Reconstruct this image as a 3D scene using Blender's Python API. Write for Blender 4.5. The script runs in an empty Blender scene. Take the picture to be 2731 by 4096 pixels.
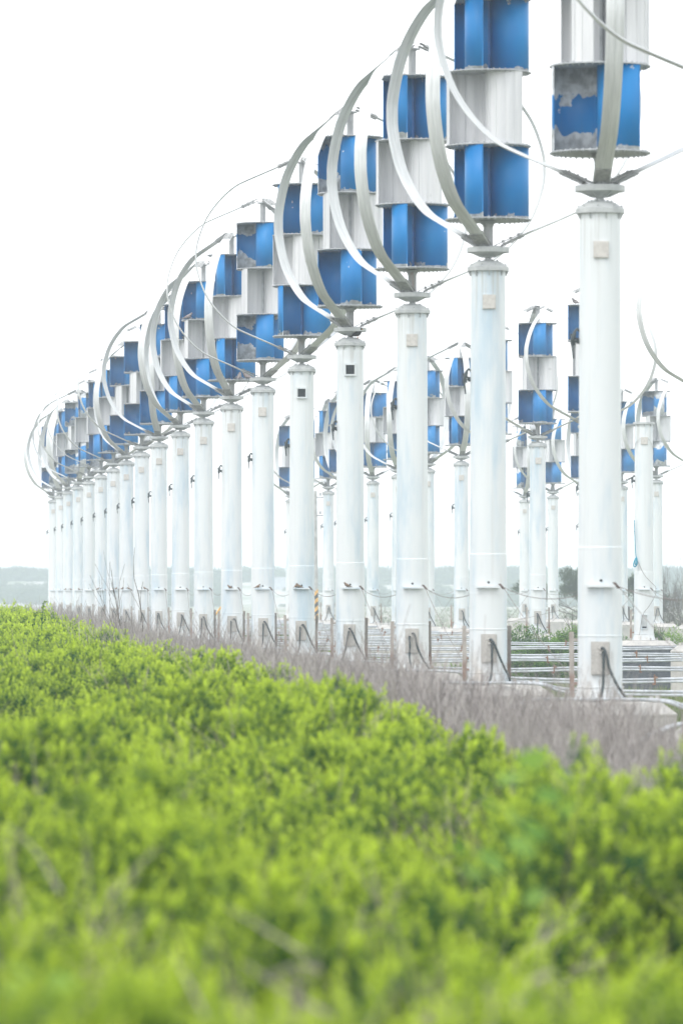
import bpy, bmesh, math, random
import numpy as np
from mathutils import Vector, Matrix, noise as mnoise

R = math.radians
PI = math.pi
rng = random.Random(11)
nrg = np.random.default_rng(5)
sc = bpy.context.scene
COL = sc.collection

# ------------------------------------------------------------------ camera, sky, sun, exposure
P = 1.45                      # plinth tops above the ground
ZC = P + 1.333                # camera height
FPX = 22000.0                 # focal length in pixels of the 2731 x 4096 photograph
HZN = 2368.0                  # horizon row in the photograph
cam_d = bpy.data.cameras.new("camera")
cam = bpy.data.objects.new("camera", cam_d)
COL.objects.link(cam)
cam.location = (0, 0, ZC)
cam.rotation_euler = (R(90), 0, 0)
cam_d.sensor_fit = 'VERTICAL'
cam_d.sensor_height = 36.0
cam_d.sensor_width = 24.0
cam_d.lens = FPX / 4096 * 36.0
cam_d.shift_y = (HZN - 2048) / 4096
cam_d.clip_start = 0.5
cam_d.clip_end = 6000
cam_d.dof.use_dof = True
cam_d.dof.focus_distance = 140.0
cam_d.dof.aperture_fstop = 4.3
sc.camera = cam

SUN_EL, SUN_AZ = 52.0, 222.0    # azimuth clockwise from +Y: behind the camera, to the left
world = bpy.data.worlds.new("World")
sc.world = world
world.use_nodes = True
wt = world.node_tree
bg = wt.nodes["Background"]
sky = wt.nodes.new("ShaderNodeTexSky")
sky.sky_type = 'NISHITA'
sky.sun_disc = False
sky.sun_elevation = R(SUN_EL)
sky.sun_rotation = R(SUN_AZ)
sky.air_density = 1.2
sky.dust_density = 6.0
sky.ozone_density = 1.0
hs = wt.nodes.new("ShaderNodeHueSaturation")      # an overcast sky: nearly colourless
hs.inputs["Saturation"].default_value = 0.22
wt.links.new(sky.outputs[0], hs.inputs["Color"])
ov = wt.nodes.new("ShaderNodeMix")                # the even white cloud layer over it
ov.data_type = 'RGBA'
ov.inputs[0].default_value = 0.85
ov.inputs[7].default_value = (6.3, 6.45, 6.6, 1)
wt.links.new(hs.outputs[0], ov.inputs[6])
wt.links.new(ov.outputs[2], bg.inputs[0])
bg.inputs[1].default_value = 0.15

sun_d = bpy.data.lights.new("sun", 'SUN')
sun_d.energy = 0.6
sun_d.angle = R(25)
sun_d.color = (1.0, 0.97, 0.92)
sun = bpy.data.objects.new("sun", sun_d)
COL.objects.link(sun)
az = R(SUN_AZ)
sv = Vector((math.sin(az) * math.cos(R(SUN_EL)), math.cos(az) * math.cos(R(SUN_EL)), math.sin(R(SUN_EL))))
sun.rotation_euler = (-sv).to_track_quat('-Z', 'Y').to_euler()
sun.location = sv * 30

vs = sc.view_settings
vs.view_transform = 'Standard'
vs.look = 'None'
vs.gamma = 1.0
vs.use_curve_mapping = False
vs.exposure = 0.93

sc.render.engine = 'CYCLES'
cy = sc.cycles
cy.use_denoising = True
cy.max_bounces = 6
cy.diffuse_bounces = 4
cy.glossy_bounces = 2
cy.transmission_bounces = 4
cy.volume_bounces = 1
cy.transparent_max_bounces = 8
cy.use_adaptive_sampling = True
cy.adaptive_threshold = 0.01
cy.sample_clamp_indirect = 10


# ------------------------------------------------------------------ material helpers
class NT:
    def __init__(s, name, rough=0.6, metal=0.0, spec=0.5):
        s.m = bpy.data.materials.new(name)
        s.m.use_nodes = True
        s.t = s.m.node_tree
        s.b = s.t.nodes["Principled BSDF"]
        s.b.inputs["Roughness"].default_value = rough
        s.b.inputs["Metallic"].default_value = metal
        s.b.inputs["Specular IOR Level"].default_value = spec
        s._tc = None

    def n(s, kind, **kw):
        nd = s.t.nodes.new("ShaderNode" + kind)
        for k, v in kw.items():
            setattr(nd, k, v)
        return nd

    def l(s, a, b):
        s.t.links.new(a, b)

    def obj(s):
        if s._tc is None:
            s._tc = s.n("TexCoord")
            s._oi = s.n("ObjectInfo")
        return s._tc.outputs["Object"]

    def rnd(s):
        s.obj()
        return s._oi.outputs["Random"]

    def geo(s):
        return s.n("NewGeometry").outputs["Position"]

    def noise(s, scale=(1, 1, 1), detail=4, rough=0.55, world=False, per_obj=True):
        mp = s.n("Mapping")
        mp.inputs["Scale"].default_value = scale
        s.l(s.geo() if world else s.obj(), mp.inputs["Vector"])
        nz = s.n("TexNoise", noise_dimensions='4D')
        nz.inputs["Scale"].default_value = 1.0
        nz.inputs["Detail"].default_value = detail
        nz.inputs["Roughness"].default_value = rough
        s.l(mp.outputs[0], nz.inputs["Vector"])
        if per_obj and not world:
            s.l(s.math('MULTIPLY', s.rnd(), 37.0), nz.inputs["W"])
        return nz.outputs["Fac"]

    def math(s, op, a, b=None, clamp=False):
        nd = s.n("Math", operation=op)
        nd.use_clamp = clamp
        for i, v in enumerate((a, b)):
            if v is None:
                continue
            if isinstance(v, (int, float)):
                nd.inputs[i].default_value = v
            else:
                s.l(v, nd.inputs[i])
        return nd.outputs[0]

    def ramp(s, fac, lo, hi, a=0.0, b=1.0):
        nd = s.n("MapRange", interpolation_type='SMOOTHSTEP')
        nd.inputs["From Min"].default_value = lo
        nd.inputs["From Max"].default_value = hi
        nd.inputs["To Min"].default_value = a
        nd.inputs["To Max"].default_value = b
        s.l(fac, nd.inputs["Value"])
        return nd.outputs[0]

    def mix(s, fac, a, b):
        nd = s.n("Mix", data_type='RGBA')
        if isinstance(fac, (int, float)):
            nd.inputs[0].default_value = fac
        else:
            s.l(fac, nd.inputs[0])
        for i, v in ((6, a), (7, b)):
            if isinstance(v, tuple):
                nd.inputs[i].default_value = (*v, 1)
            else:
                s.l(v, nd.inputs[i])
        return nd.outputs[2]

    def z(s):
        sp = s.n("SeparateXYZ")
        s.l(s.obj(), sp.inputs[0])
        return sp.outputs[2]

    def color(s, c):
        if isinstance(c, tuple):
            s.b.inputs["Base Color"].default_value = (*c, 1)
        else:
            s.l(c, s.b.inputs["Base Color"])
        return s

    def bump(s, h, strength=0.3, dist=0.01):
        nd = s.n("Bump")
        nd.inputs["Strength"].default_value = strength
        nd.inputs["Distance"].default_value = dist
        s.l(h, nd.inputs["Height"])
        s.l(nd.outputs[0], s.b.inputs["Normal"])
        return s


def simple(name, col, rough=0.6, metal=0.0, var=0.25, scale=8, world=False):
    t = NT(name, rough, metal)
    dk = tuple(c * (1 - var) for c in col)
    lt = tuple(min(1, c * (1 + var)) for c in col)
    t.color(t.mix(t.ramp(t.noise((scale,) * 3, 5, world=world), 0.3, 0.7), dk, lt))
    return t.m


M = {}
# tower paint: white, pale blue-grey weathered patches, rain streaks, a little rust
t = NT("tower_paint", 0.42)
patch = t.ramp(t.noise((2.3, 2.3, 0.42), 7, 0.62), 0.44, 0.70)
streak = t.ramp(t.noise((16, 16, 0.35), 4), 0.52, 0.78)
c = t.mix(patch, (0.67, 0.70, 0.715), (0.46, 0.565, 0.645))
c = t.mix(t.math('MULTIPLY', streak, 0.5), c, (0.56, 0.57, 0.56))
topdirt = t.math('MULTIPLY', t.ramp(t.noise((22, 22, 0.5), 3), 0.5, 0.68), t.ramp(t.z(), 4.9, 5.95))
c = t.mix(t.math('MULTIPLY', topdirt, 0.75), c, (0.44, 0.45, 0.43))
foot_dirt_shade = t.math('MULTIPLY', t.ramp(t.noise((5, 5, 2.5), 5), 0.42, 0.72), t.ramp(t.z(), 0.75, 0.0))  # dirt at the foot, strengthened to paint in contact shade
c = t.mix(t.math('MULTIPLY', foot_dirt_shade, 0.8), c, (0.44, 0.38, 0.32))
rust = t.math('MULTIPLY', t.ramp(t.noise((9, 9, 1.2), 6, 0.7), 0.66, 0.75), 0.5)
c = t.mix(rust, c, (0.50, 0.40, 0.31))
t.color(c)
t.bump(t.noise((5, 5, 1.2), 5), 0.12, 0.01)
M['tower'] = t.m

# weathered cast grey paint of caps and hubs
t = NT("cap_grey", 0.55)
c = t.mix(t.ramp(t.noise((7, 7, 7), 6, 0.65), 0.35, 0.7), (0.50, 0.52, 0.52), (0.36, 0.38, 0.39))
c = t.mix(t.ramp(t.noise((11, 11, 11), 5), 0.64, 0.74, 0, 0.6), c, (0.32, 0.22, 0.17))
t.color(c)
M['cap'] = t.m

# galvanised steel
t = NT("galvanised_steel", 0.5, 0.35)
t.color(t.mix(t.ramp(t.noise((14, 14, 14), 5), 0.35, 0.65), (0.36, 0.37, 0.37), (0.50, 0.51, 0.51)))
M['galv'] = t.m
t = NT("bracket_steel", 0.6, 0.2)
t.color(t.mix(t.ramp(t.noise((20, 20, 20), 5), 0.35, 0.65), (0.26, 0.27, 0.275), (0.40, 0.40, 0.395)))
M['brk'] = t.m

# shaft: grey with rust runs
t = NT("shaft_steel", 0.55, 0.2)
c = t.mix(t.ramp(t.noise((12, 12, 3), 5), 0.35, 0.65), (0.30, 0.31, 0.32), (0.46, 0.47, 0.48))
c = t.mix(t.ramp(t.noise((14, 14, 1.6), 5), 0.6, 0.72, 0, 0.7), c, (0.30, 0.20, 0.15))
t.color(c)
M['shaft'] = t.m

# blade: dull aluminium with dark dirt runs along its length
t = NT("blade_aluminium", 0.5, 0.1)
c = t.mix(t.ramp(t.noise((2, 26, 2), 5), 0.35, 0.65), (0.66, 0.68, 0.685), (0.55, 0.57, 0.575))
c = t.mix(t.ramp(t.noise((2.2, 38, 2.2), 5, 0.6), 0.62, 0.76, 0, 0.62), c, (0.33, 0.34, 0.34))
t.color(c)
M['blade'] = t.m

# blue bucket paint: peels to pale grey primer at its edges; worn ones have lost it in large sheets
def blue_paint(name, worn):
    t = NT(name, 0.42, 0, 0.3)
    zz = t.z()
    low = t.ramp(zz, 0.20, 0.0)
    high = t.ramp(zz, 0.90, 1.04)
    if worn:
        edge = t.math('ADD', t.math('MULTIPLY', t.ramp(zz, 0.48, 0.0), 0.30), t.math('MULTIPLY', t.ramp(zz, 0.62, 1.04), 0.34))
        edge = t.math('ADD', edge, t.math('MULTIPLY', t.math('SUBTRACT', t.rnd(), 0.5), 0.10))
        val = t.math('ADD', t.noise((1.9, 1.9, 1.9), 9, 0.60), edge)
        peel = t.ramp(val, 0.612, 0.617)
    else:
        edge = t.math('ADD', t.math('MULTIPLY', low, 0.23), t.math('MULTIPLY', high, 0.12))
        edge = t.math('ADD', edge, t.math('MULTIPLY', t.math('POWER', t.rnd(), 5.0), 0.07))
        val = t.math('ADD', t.noise((4.5, 4.5, 4.5), 8, 0.60), edge)
        peel = t.ramp(val, 0.715, 0.721)
    strip = t.ramp(t.math('ADD', zz, t.math('MULTIPLY', t.noise((9, 9, 9), 4), 0.03)), 0.062, 0.054)
    peel = t.math('MAXIMUM', peel, strip)
    fade = t.ramp(t.noise((2.5, 2.5, 1.0), 4), 0.3, 0.75)
    blue = t.mix(fade, (0.001, 0.165, 0.46), (0.003, 0.205, 0.51))
    grime = t.math('MULTIPLY', t.ramp(t.noise((20, 20, 0.6), 4), 0.55, 0.75), 0.25)
    blue = t.mix(grime, blue, (0.03, 0.15, 0.32))
    prim = t.mix(t.ramp(t.noise((9, 9, 9), 6), 0.35, 0.65), (0.64, 0.67, 0.70), (0.36, 0.38, 0.40))
    t.color(t.mix(peel, blue, prim))
    return t.m


M['blue'] = blue_paint("blue_paint", False)
M['worn'] = blue_paint("worn_blue_paint", True)

# middle stage: bare silvery panels with vertical seams
t = NT("silver_panel", 0.42, 0.15)
c = t.mix(t.ramp(t.noise((9, 9, 0.5), 3), 0.35, 0.65), (0.68, 0.685, 0.70), (0.58, 0.59, 0.61))
c = t.mix(t.ramp(t.noise((5, 5, 5), 7, 0.65), 0.62, 0.68, 0, 0.6), c, (0.44, 0.45, 0.46))
t.color(c)
M['silver'] = t.m
t = NT("end_plate_grey", 0.55, 0.1)
t.color(t.mix(t.ramp(t.noise((8, 8, 8), 6), 0.35, 0.7), (0.44, 0.46, 0.48), (0.30, 0.315, 0.33)))
M['plate'] = t.m
t = NT("cover_beige", 0.75)
t.color(t.mix(t.ramp(t.noise((24, 24, 24), 6, 0.7), 0.35, 0.7), (0.60, 0.58, 0.55), (0.47, 0.45, 0.425)))
M['beige'] = t.m
t = NT("panel_speckled", 0.8)
t.color(t.mix(t.ramp(t.noise((40, 40, 40), 5, 0.7), 0.35, 0.68), (0.50, 0.485, 0.46), (0.37, 0.355, 0.335)))
M['panel'] = t.m
M['navy'] = simple("navy_paint", (0.004, 0.10, 0.30), 0.5)
M['dark'] = simple("dark_hollow", (0.02, 0.025, 0.03), 0.8)
M['cable'] = simple("black_cable", (0.045, 0.06, 0.065), 0.5)
M['conduit'] = simple("conduit_steel", (0.47, 0.50, 0.54), 0.5, 0.1, 0.22, 5)
t = NT("rust", 0.9)
t.color(t.mix(t.ramp(t.noise((30, 30, 30), 5), 0.35, 0.65), (0.19, 0.095, 0.06), (0.30, 0.19, 0.14)))
M['rust'] = t.m
t = NT("rusty_post", 0.9)
c = t.mix(t.ramp(t.noise((12, 12, 5), 6), 0.35, 0.65), (0.42, 0.39, 0.36), (0.31, 0.275, 0.245))
c = t.mix(t.ramp(t.z(), 0.42, 0.30), c, (0.27, 0.18, 0.14))
t.color(c)
M['post'] = t.m
M['wire'] = simple("wire_rusted", (0.16, 0.13, 0.12), 0.7)
t = NT("concrete", 0.9)
c = t.mix(t.ramp(t.noise((2.5, 2.5, 2.5), 7, 0.65), 0.35, 0.7), (0.52, 0.50, 0.47), (0.36, 0.355, 0.35))
c = t.mix(t.ramp(t.noise((26, 26, 26), 4), 0.6, 0.7, 0, 0.5), c, (0.22, 0.22, 0.22))
t.color(c)
t.bump(t.noise((30, 30, 30), 5), 0.5, 0.01)
M['concrete'] = t.m
t = NT("dark_wall", 0.95)
c = t.mix(t.ramp(t.noise((4, 4, 4), 7, 0.7), 0.3, 0.7), (0.05, 0.06, 0.075), (0.10, 0.108, 0.12))
c = t.mix(t.ramp(t.noise((34, 34, 34), 4, 0.7), 0.64, 0.70, 0, 0.5), c, (0.40, 0.41, 0.42))
t.color(c)
t.bump(t.noise((26, 26, 26), 5), 0.8, 0.015)
M['dwall'] = t.m
M['teal'] = simple("teal_rope", (0.012, 0.24, 0.36), 0.6)
M['white_rope'] = simple("grey_cord", (0.40, 0.41, 0.40), 0.7)
M['utility'] = simple("utility_concrete", (0.40, 0.40, 0.39), 0.85, 0, 0.2, 3)
M['black_band'] = simple("black_band", (0.03, 0.035, 0.04), 0.7)
M['yellow'] = simple("yellow_band", (0.75, 0.40, 0.05), 0.6)
M['insul'] = simple("insulator", (0.10, 0.10, 0.11), 0.4)
M['shed'] = simple("shed_paint", (0.55, 0.58, 0.62), 0.7)
M['pigeon'] = simple("grey_feathers", (0.23, 0.20, 0.20), 0.8, 0, 0.5, 25)
M['sparrow'] = simple("brown_feathers", (0.20, 0.14, 0.10), 0.8, 0, 0.6, 40)
M['myna'] = simple("black_feathers", (0.03, 0.028, 0.03), 0.5, 0, 0.4, 30)
M['beak'] = simple("orange_beak", (0.55, 0.22, 0.03), 0.5)
M['dead'] = simple("dead_twig", (0.23, 0.20, 0.185), 0.9, 0, 0.35, 20)
M['bark'] = simple("bark", (0.10, 0.085, 0.07), 0.95, 0, 0.35, 8)
M['palewood'] = simple("pale_dead_stem", (0.34, 0.30, 0.25), 0.9, 0, 0.3, 20)


def leaf_mat(name, base, tip, trans=0.5, vary=0.7, rough=0.5):
    """leaf colour runs from old (base) to young growth (tip) by a per-leaf attribute"""
    t = NT(name, rough, 0, 0.16)
    at = t.n("Attribute", attribute_name="young")
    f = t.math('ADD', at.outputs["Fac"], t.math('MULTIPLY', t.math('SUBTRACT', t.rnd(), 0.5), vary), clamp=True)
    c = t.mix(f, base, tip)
    t.color(c)
    tr = t.n("BsdfTranslucent")
    t.l(c, tr.inputs["Color"])
    mx = t.n("MixShader")
    mx.inputs[0].default_value = trans
    t.l(t.b.outputs[0], mx.inputs[1])
    t.l(tr.outputs[0], mx.inputs[2])
    t.l(mx.outputs[0], t.t.nodes["Material Output"].inputs["Surface"])
    return t.m


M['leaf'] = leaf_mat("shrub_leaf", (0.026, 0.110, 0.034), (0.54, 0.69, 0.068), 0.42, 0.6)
M['leaf_mid'] = leaf_mat("mid_shrub_leaf", (0.05, 0.15, 0.035), (0.30, 0.48, 0.07))
M['leaf_far'] = leaf_mat("far_scrub_leaf", (0.07, 0.11, 0.06), (0.16, 0.21, 0.09), 0.3)
M['needle'] = leaf_mat("casuarina_needle", (0.04, 0.065, 0.035), (0.085, 0.125, 0.05), 0.3)
M['vine'] = leaf_mat("vine_leaf", (0.13, 0.28, 0.05), (0.30, 0.48, 0.10), 0.5, 0.8)
M['yleaf'] = simple("yellowing_leaf", (0.42, 0.44, 0.02), 0.5)
t = NT("dry_stalk", 0.95, 0, 0.2)
c = t.mix(t.rnd(), (0.155, 0.14, 0.138), (0.37, 0.34, 0.325))
at = t.n("Attribute", attribute_name="young")
t.color(t.mix(at.outputs["Fac"], c, (0.50, 0.47, 0.45)))
M['dry'] = t.m
M['grass'] = leaf_mat("grass_blade", (0.09, 0.15, 0.03), (0.22, 0.27, 0.08), 0.35)

# ground: pale sand with green and grey patches
t = NT("sandy_ground", 0.95)
c = t.mix(t.ramp(t.noise((0.9, 0.9, 0.9), 7, 0.65, world=True), 0.35, 0.68), (0.42, 0.395, 0.36), (0.28, 0.265, 0.235))
g = t.ramp(t.noise((0.06, 0.02, 0.1), 7, 0.65, world=True), 0.42, 0.56)
c = t.mix(t.math('MULTIPLY', g, 0.85), c, (0.13, 0.17, 0.07))
t.color(c)
t.bump(t.noise((6, 6, 6), 6, world=True), 0.5, 0.05)
M['ground'] = t.m
t = NT("shade_litter", 0.95)  # litter under the shrubs, coloured dark to deepen the shade there
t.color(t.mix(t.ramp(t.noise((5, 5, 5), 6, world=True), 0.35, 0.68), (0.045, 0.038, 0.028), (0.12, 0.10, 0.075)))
M['litter_shade'] = t.m
t = NT("dune_sand", 0.95)
c = t.mix(t.ramp(t.noise((0.12, 0.04, 0.3), 6, 0.65, world=True), 0.35, 0.65), (0.48, 0.46, 0.43), (0.34, 0.335, 0.31))
g = t.ramp(t.noise((0.05, 0.02, 0.2), 7, 0.68, world=True), 0.47, 0.57)
c = t.mix(t.math('MULTIPLY', g, 0.9), c, (0.15, 0.19, 0.10))
t.color(c)
M['dune'] = t.m


# ------------------------------------------------------------------ mesh helpers
class MB:
    """collects shapes; several materials by slot"""
    def __init__(s):
        s.v, s.f, s.mi, s.sm = [], [], [], []
        s.mat = 0
        s.smooth = False

    def add(s, vs, fs, smooth=None):
        o = len(s.v)
        s.v += [tuple(v) for v in vs]
        for f in fs:
            s.f.append([i + o for i in f])
            s.mi.append(s.mat)
            s.sm.append(s.smooth if smooth is None else smooth)

    def box(s, c, size, rot=None):
        sx, sy, sz = (x / 2 for x in size)
        vs = [Vector((x, y, z)) for x in (-sx, sx) for y in (-sy, sy) for z in (-sz, sz)]
        if rot is not None:
            vs = [rot @ v for v in vs]
        vs = [v + Vector(c) for v in vs]
        s.add(vs, [(0, 1, 3, 2), (4, 6, 7, 5), (0, 4, 5, 1), (2, 3, 7, 6), (0, 2, 6, 4), (1, 5, 7, 3)], False)

    def lathe(s, prof, n=32, c=(0, 0, 0), cap0=True, cap1=True, smooth=True, a0=0.0):
        vs = []
        for r, z in prof:
            for k in range(n):
                a = a0 + 2 * PI * k / n
                vs.append((c[0] + r * math.cos(a), c[1] + r * math.sin(a), c[2] + z))
        for i in range(len(prof) - 1):                    # every band its own vertices: round along, crisp across
            s.add(vs[i * n:(i + 2) * n], [(k, (k + 1) % n, n + (k + 1) % n, n + k) for k in range(n)], smooth)
        if cap0:
            s.add(vs[:n], [tuple(range(n))[::-1]], False)
        if cap1:
            s.add(vs[-n:], [tuple(range(n))], False)

    def tube(s, pts, rad, n=6, smooth=True, caps=True):
        pts = [Vector(p) for p in pts]
        rs = rad if isinstance(rad, (list, tuple)) else [rad] * len(pts)
        vs, fs = [], []
        up = None
        for i, p in enumerate(pts):
            a = pts[max(0, i - 1)]
            b = pts[min(len(pts) - 1, i + 1)]
            d = (b - a).normalized()
            if up is None:
                up = Vector((0, 0, 1)) if abs(d.z) < 0.9 else Vector((1, 0, 0))
            x = d.cross(up).normalized()
            up = x.cross(d).normalized()
            for k in range(n):
                an = 2 * PI * k / n
                vs.append(p + (x * math.cos(an) + up * math.sin(an)) * rs[i])
        for i in range(len(pts) - 1):
            for k in range(n):
                k2 = (k + 1) % n
                fs.append((i * n + k, i * n + k2, (i + 1) * n + k2, (i + 1) * n + k))
        s.add(vs, fs, smooth)
        if caps:
            s.add(vs[:n], [tuple(range(n))[::-1]], False)
            s.add(vs[-n:], [tuple(range(n))], False)

    def mesh(s, name, mats):
        me = bpy.data.meshes.new(name)
        me.from_pydata(s.v, [], s.f)
        for m in (mats if isinstance(mats, (list, tuple)) else [mats]):
            me.materials.append(m)
        me.polygons.foreach_set("material_index", s.mi)
        me.polygons.foreach_set("use_smooth", s.sm)
        me.update()
        return me


def link(name, me, parent=None, loc=(0, 0, 0), rot=(0, 0, 0), scale=None):
    o = bpy.data.objects.new(name, me)
    COL.objects.link(o)
    o.location = loc
    o.rotation_euler = rot
    if scale:
        o.scale = (scale,) * 3 if isinstance(scale, (int, float)) else scale
    if parent:
        o.parent = parent
    return o


def tag(o, label=None, cat=None, group=None, kind=None):
    if label:
        o["label"] = label
    if cat:
        o["category"] = cat
    if group:
        o["group"] = group
    if kind:
        o["kind"] = kind
    return o


def at(px, py, d):
    """a point of the place seen at photograph pixel (px, py), d metres deep"""
    return Vector(((px - 1365.5) / FPX * d, d, ZC - (py - HZN) / FPX * d))


def spline(pts, per=6):
    """Catmull-Rom through points"""
    pts = [Vector(p) for p in pts]
    e = [pts[0] * 2 - pts[1]] + pts + [pts[-1] * 2 - pts[-2]]
    out = []
    for i in range(1, len(e) - 2):
        p0, p1, p2, p3 = e[i - 1], e[i], e[i + 1], e[i + 2]
        for k in range(per):
            u = k / per
            out.append(0.5 * ((2 * p1) + (p2 - p0) * u + (2 * p0 - 5 * p1 + 4 * p2 - p3) * u * u
                              + (3 * p1 - p0 - 3 * p2 + p3) * u ** 3))
    out.append(pts[-1])
    return out


# ------------------------------------------------------------------ setting: ground, dune, sky haze
mb = MB()
xs = [-900, -300, -120, -60, -30, -15, 0, 15, 30, 60, 120, 300, 900]
ys = [-40, 0, 15, 30, 60, 100, 160, 230, 320, 430, 600, 1100, 2600]
mb.add([(x, y, 0.0) for y in ys for x in xs],
       [(j * 13 + i, j * 13 + i + 1, (j + 1) * 13 + i + 1, (j + 1) * 13 + i) for j in range(12) for i in range(12)])
tag(link("ground", mb.mesh("ground", M['ground'])), kind='structure')

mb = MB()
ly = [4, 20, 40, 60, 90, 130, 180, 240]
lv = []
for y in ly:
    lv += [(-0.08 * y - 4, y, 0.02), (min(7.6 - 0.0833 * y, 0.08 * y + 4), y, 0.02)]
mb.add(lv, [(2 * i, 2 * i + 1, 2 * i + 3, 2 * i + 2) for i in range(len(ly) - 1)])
tag(link("shrub_shade_soil", mb.mesh("shrub_shade_soil", M['litter_shade'])), kind='structure')  # dark sheet added so gaps in the canopy look deeper in shade


def fbm(x, y, s=1.0, seed=0.0):
    return mnoise.fractal(Vector((x * s, y * s, seed)), 1.0, 2.0, 5)


def dune_z(x, y):
    u = (y - 1020) / 230.0
    if u < 0:
        return -0.3
    rise = min(1, u)
    rise = rise * rise * (3 - 2 * rise)
    return -0.3 + rise * (5.2 + 0.9 * fbm(x, y, 0.008, 3.1) + 0.5 * fbm(x, y, 0.04, 9.0)) - max(0, u - 2.2) * 0.6


mb = MB()
NX, NY = 150, 22
gx = np.linspace(-230, 260, NX)
gy = np.concatenate([np.linspace(1015, 1290, 15), np.linspace(1340, 1800, 7)])
mb.add([(x, y, dune_z(x, y)) for y in gy for x in gx],
       [(j * NX + i, j * NX + i + 1, (j + 1) * NX + i + 1, (j + 1) * NX + i) for j in range(NY - 1) for i in range(NX - 1)], True)
tag(link("dune", mb.mesh("dune", M['dune'])), kind='structure')

# ------------------------------------------------------------------ wind turbine: shared meshes (heights above the plinth top)
ZH, ZT = 6.28, 10.35


def tower_mesh():
    b = MB()
    prof = [(0.318, 0.0), (0.300, 0.06), (0.281, 0.165)]
    b.lathe(prof, 48, cap1=False)
    b.lathe([(0.281, 0.165), (0.290, 0.168), (0.290, 0.186), (0.2715, 0.19), (0.2705, 0.79), (0.2765, 0.793), (0.2765, 0.808),
             (0.270, 0.812), (0.269, 1.30), (0.270, 1.304), (0.270, 1.316), (0.269, 1.32), (0.2665, 1.858), (0.2668, 1.862), (0.2668, 1.872),
             (0.2605, 1.89), (0.248, 5.935)], 48, cap0=False, cap1=False)
    for k in range(8):                                           # foot gussets
        a = 2 * PI * (k + 0.5) / 8
        ca, sa = math.cos(a), math.sin(a)
        tx, ty = -sa * 0.008, ca * 0.008
        q = [(0.27, 0.0), (0.345, 0.0), (0.345, 0.02), (0.285, 0.16), (0.27, 0.16)]
        vs = [(r * ca + s * tx, r * sa + s * ty, z) for s in (-1, 1) for r, z in q]
        b.add(vs, [(0, 1, 2, 3, 4), (9, 8, 7, 6, 5)] + [(i, i + 5, (i + 1) % 5 + 5, (i + 1) % 5) for i in range(5)], False)
    b.mat = 1                                                    # small cable hole at breast height
    b.lathe([(0.017, 0), (0.017, 0.012)], 12, (0, 0, 0))
    n = 12 * 2
    rotm = Matrix.Rotation(R(90), 3, 'X')
    k0 = len(b.v) - n - 12 * 2
    for i in range(k0, len(b.v)):
        v = rotm @ Vector(b.v[i])
        b.v[i] = (v.x + 0.0, v.y - 0.262, v.z + 1.472)
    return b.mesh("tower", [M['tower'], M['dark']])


def cap_mesh():
    b = MB()
    b.lathe([(0.249, 5.925), (0.297, 5.93), (0.297, 5.985), (0.285, 5.995), (0.20, 6.055), (0.15, 6.075), (0.065, 6.085), (0.062, 6.10)], 40)
    for k in range(8):
        a = 2 * PI * (k + 0.5) / 8 + R(22)
        ca, sa = math.cos(a), math.sin(a)
        q = [(0.247, 5.86), (0.262, 5.86), (0.293, 5.926), (0.247, 5.926)]
        vs = [(r * ca - s * sa * 0.008, r * sa + s * ca * 0.008, z) for s in (-1, 1) for r, z in q]
        b.add(vs, [(0, 1, 2, 3), (7, 6, 5, 4)] + [(i, i + 4, (i + 1) % 4 + 4, (i + 1) % 4) for i in range(4)], False)
        a += PI / 8
        b.lathe([(0.014, 6.0), (0.014, 6.03)], 6, (0.265 * math.cos(a), 0.265 * math.sin(a), 0), smooth=False)
        b.lathe([(0.012, 6.06), (0.012, 6.095)], 6, (0.14 * math.cos(a), 0.14 * math.sin(a), 0), smooth=False)
    return b.mesh("cap", M['cap'])


def flat_cap_mesh():
    b = MB()
    b.lathe([(0.249, 5.925), (0.297, 5.93), (0.297, 5.985), (0.285, 5.99)], 40, smooth=False)
    for k in range(8):
        a = 2 * PI * (k + 0.5) / 8 + R(22)
        b.box((0.262 * math.cos(a), 0.262 * math.sin(a), 5.90), (0.03, 0.03, 0.05), Matrix.Rotation(a, 3, 'Z'))
    return b.mesh("cap", M['cap'])


def hub_mesh():
    b = MB()
    b.lathe([(0.048, 6.095), (0.048, 6.125), (0.105, 6.128), (0.105, 6.142), (0.24, 6.196)], 32, cap1=False, smooth=False)
    b.lathe([(0.24, 6.196), (0.304, 6.197), (0.304, 6.262), (0.298, 6.270), (0.20, 6.272), (0.20, 6.286)], 40, cap0=False, smooth=False)
    for k in range(6):
        a = 2 * PI * k / 6
        ca, sa = math.cos(a), math.sin(a)
        q = [(0.09, 6.13), (0.118, 6.13), (0.265, 6.197), (0.09, 6.197)]
        vs = [(r * ca - s * sa * 0.008, r * sa + s * ca * 0.008, z) for s in (-1, 1) for r, z in q]
        b.add(vs, [(0, 1, 2, 3), (7, 6, 5, 4)] + [(i, i + 4, (i + 1) % 4 + 4, (i + 1) % 4) for i in range(4)], False)
    return b.mesh("hub", M['cap'])


def shaft_mesh():
    b = MB()
    b.lathe([(0.069, 6.286), (0.069, 6.56), (0.085, 6.60), (0.13, 6.642)], 24)
    b.lathe([(0.062, 9.832), (0.062, 10.27), (0.10, 10.285), (0.13, 10.29), (0.13, 10.312)], 20)
    b.mat = 1
    b.lathe([(0.04, 6.66), (0.04, 7.70)], 16)
    b.lathe([(0.04, 8.77), (0.04, 9.83)], 16)
    b.mat = 2
    b.lathe([(0.04, 7.70), (0.04, 8.77)], 16)
    return b.mesh("shaft", [M['shaft'], M['navy'], M['plate']])


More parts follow.
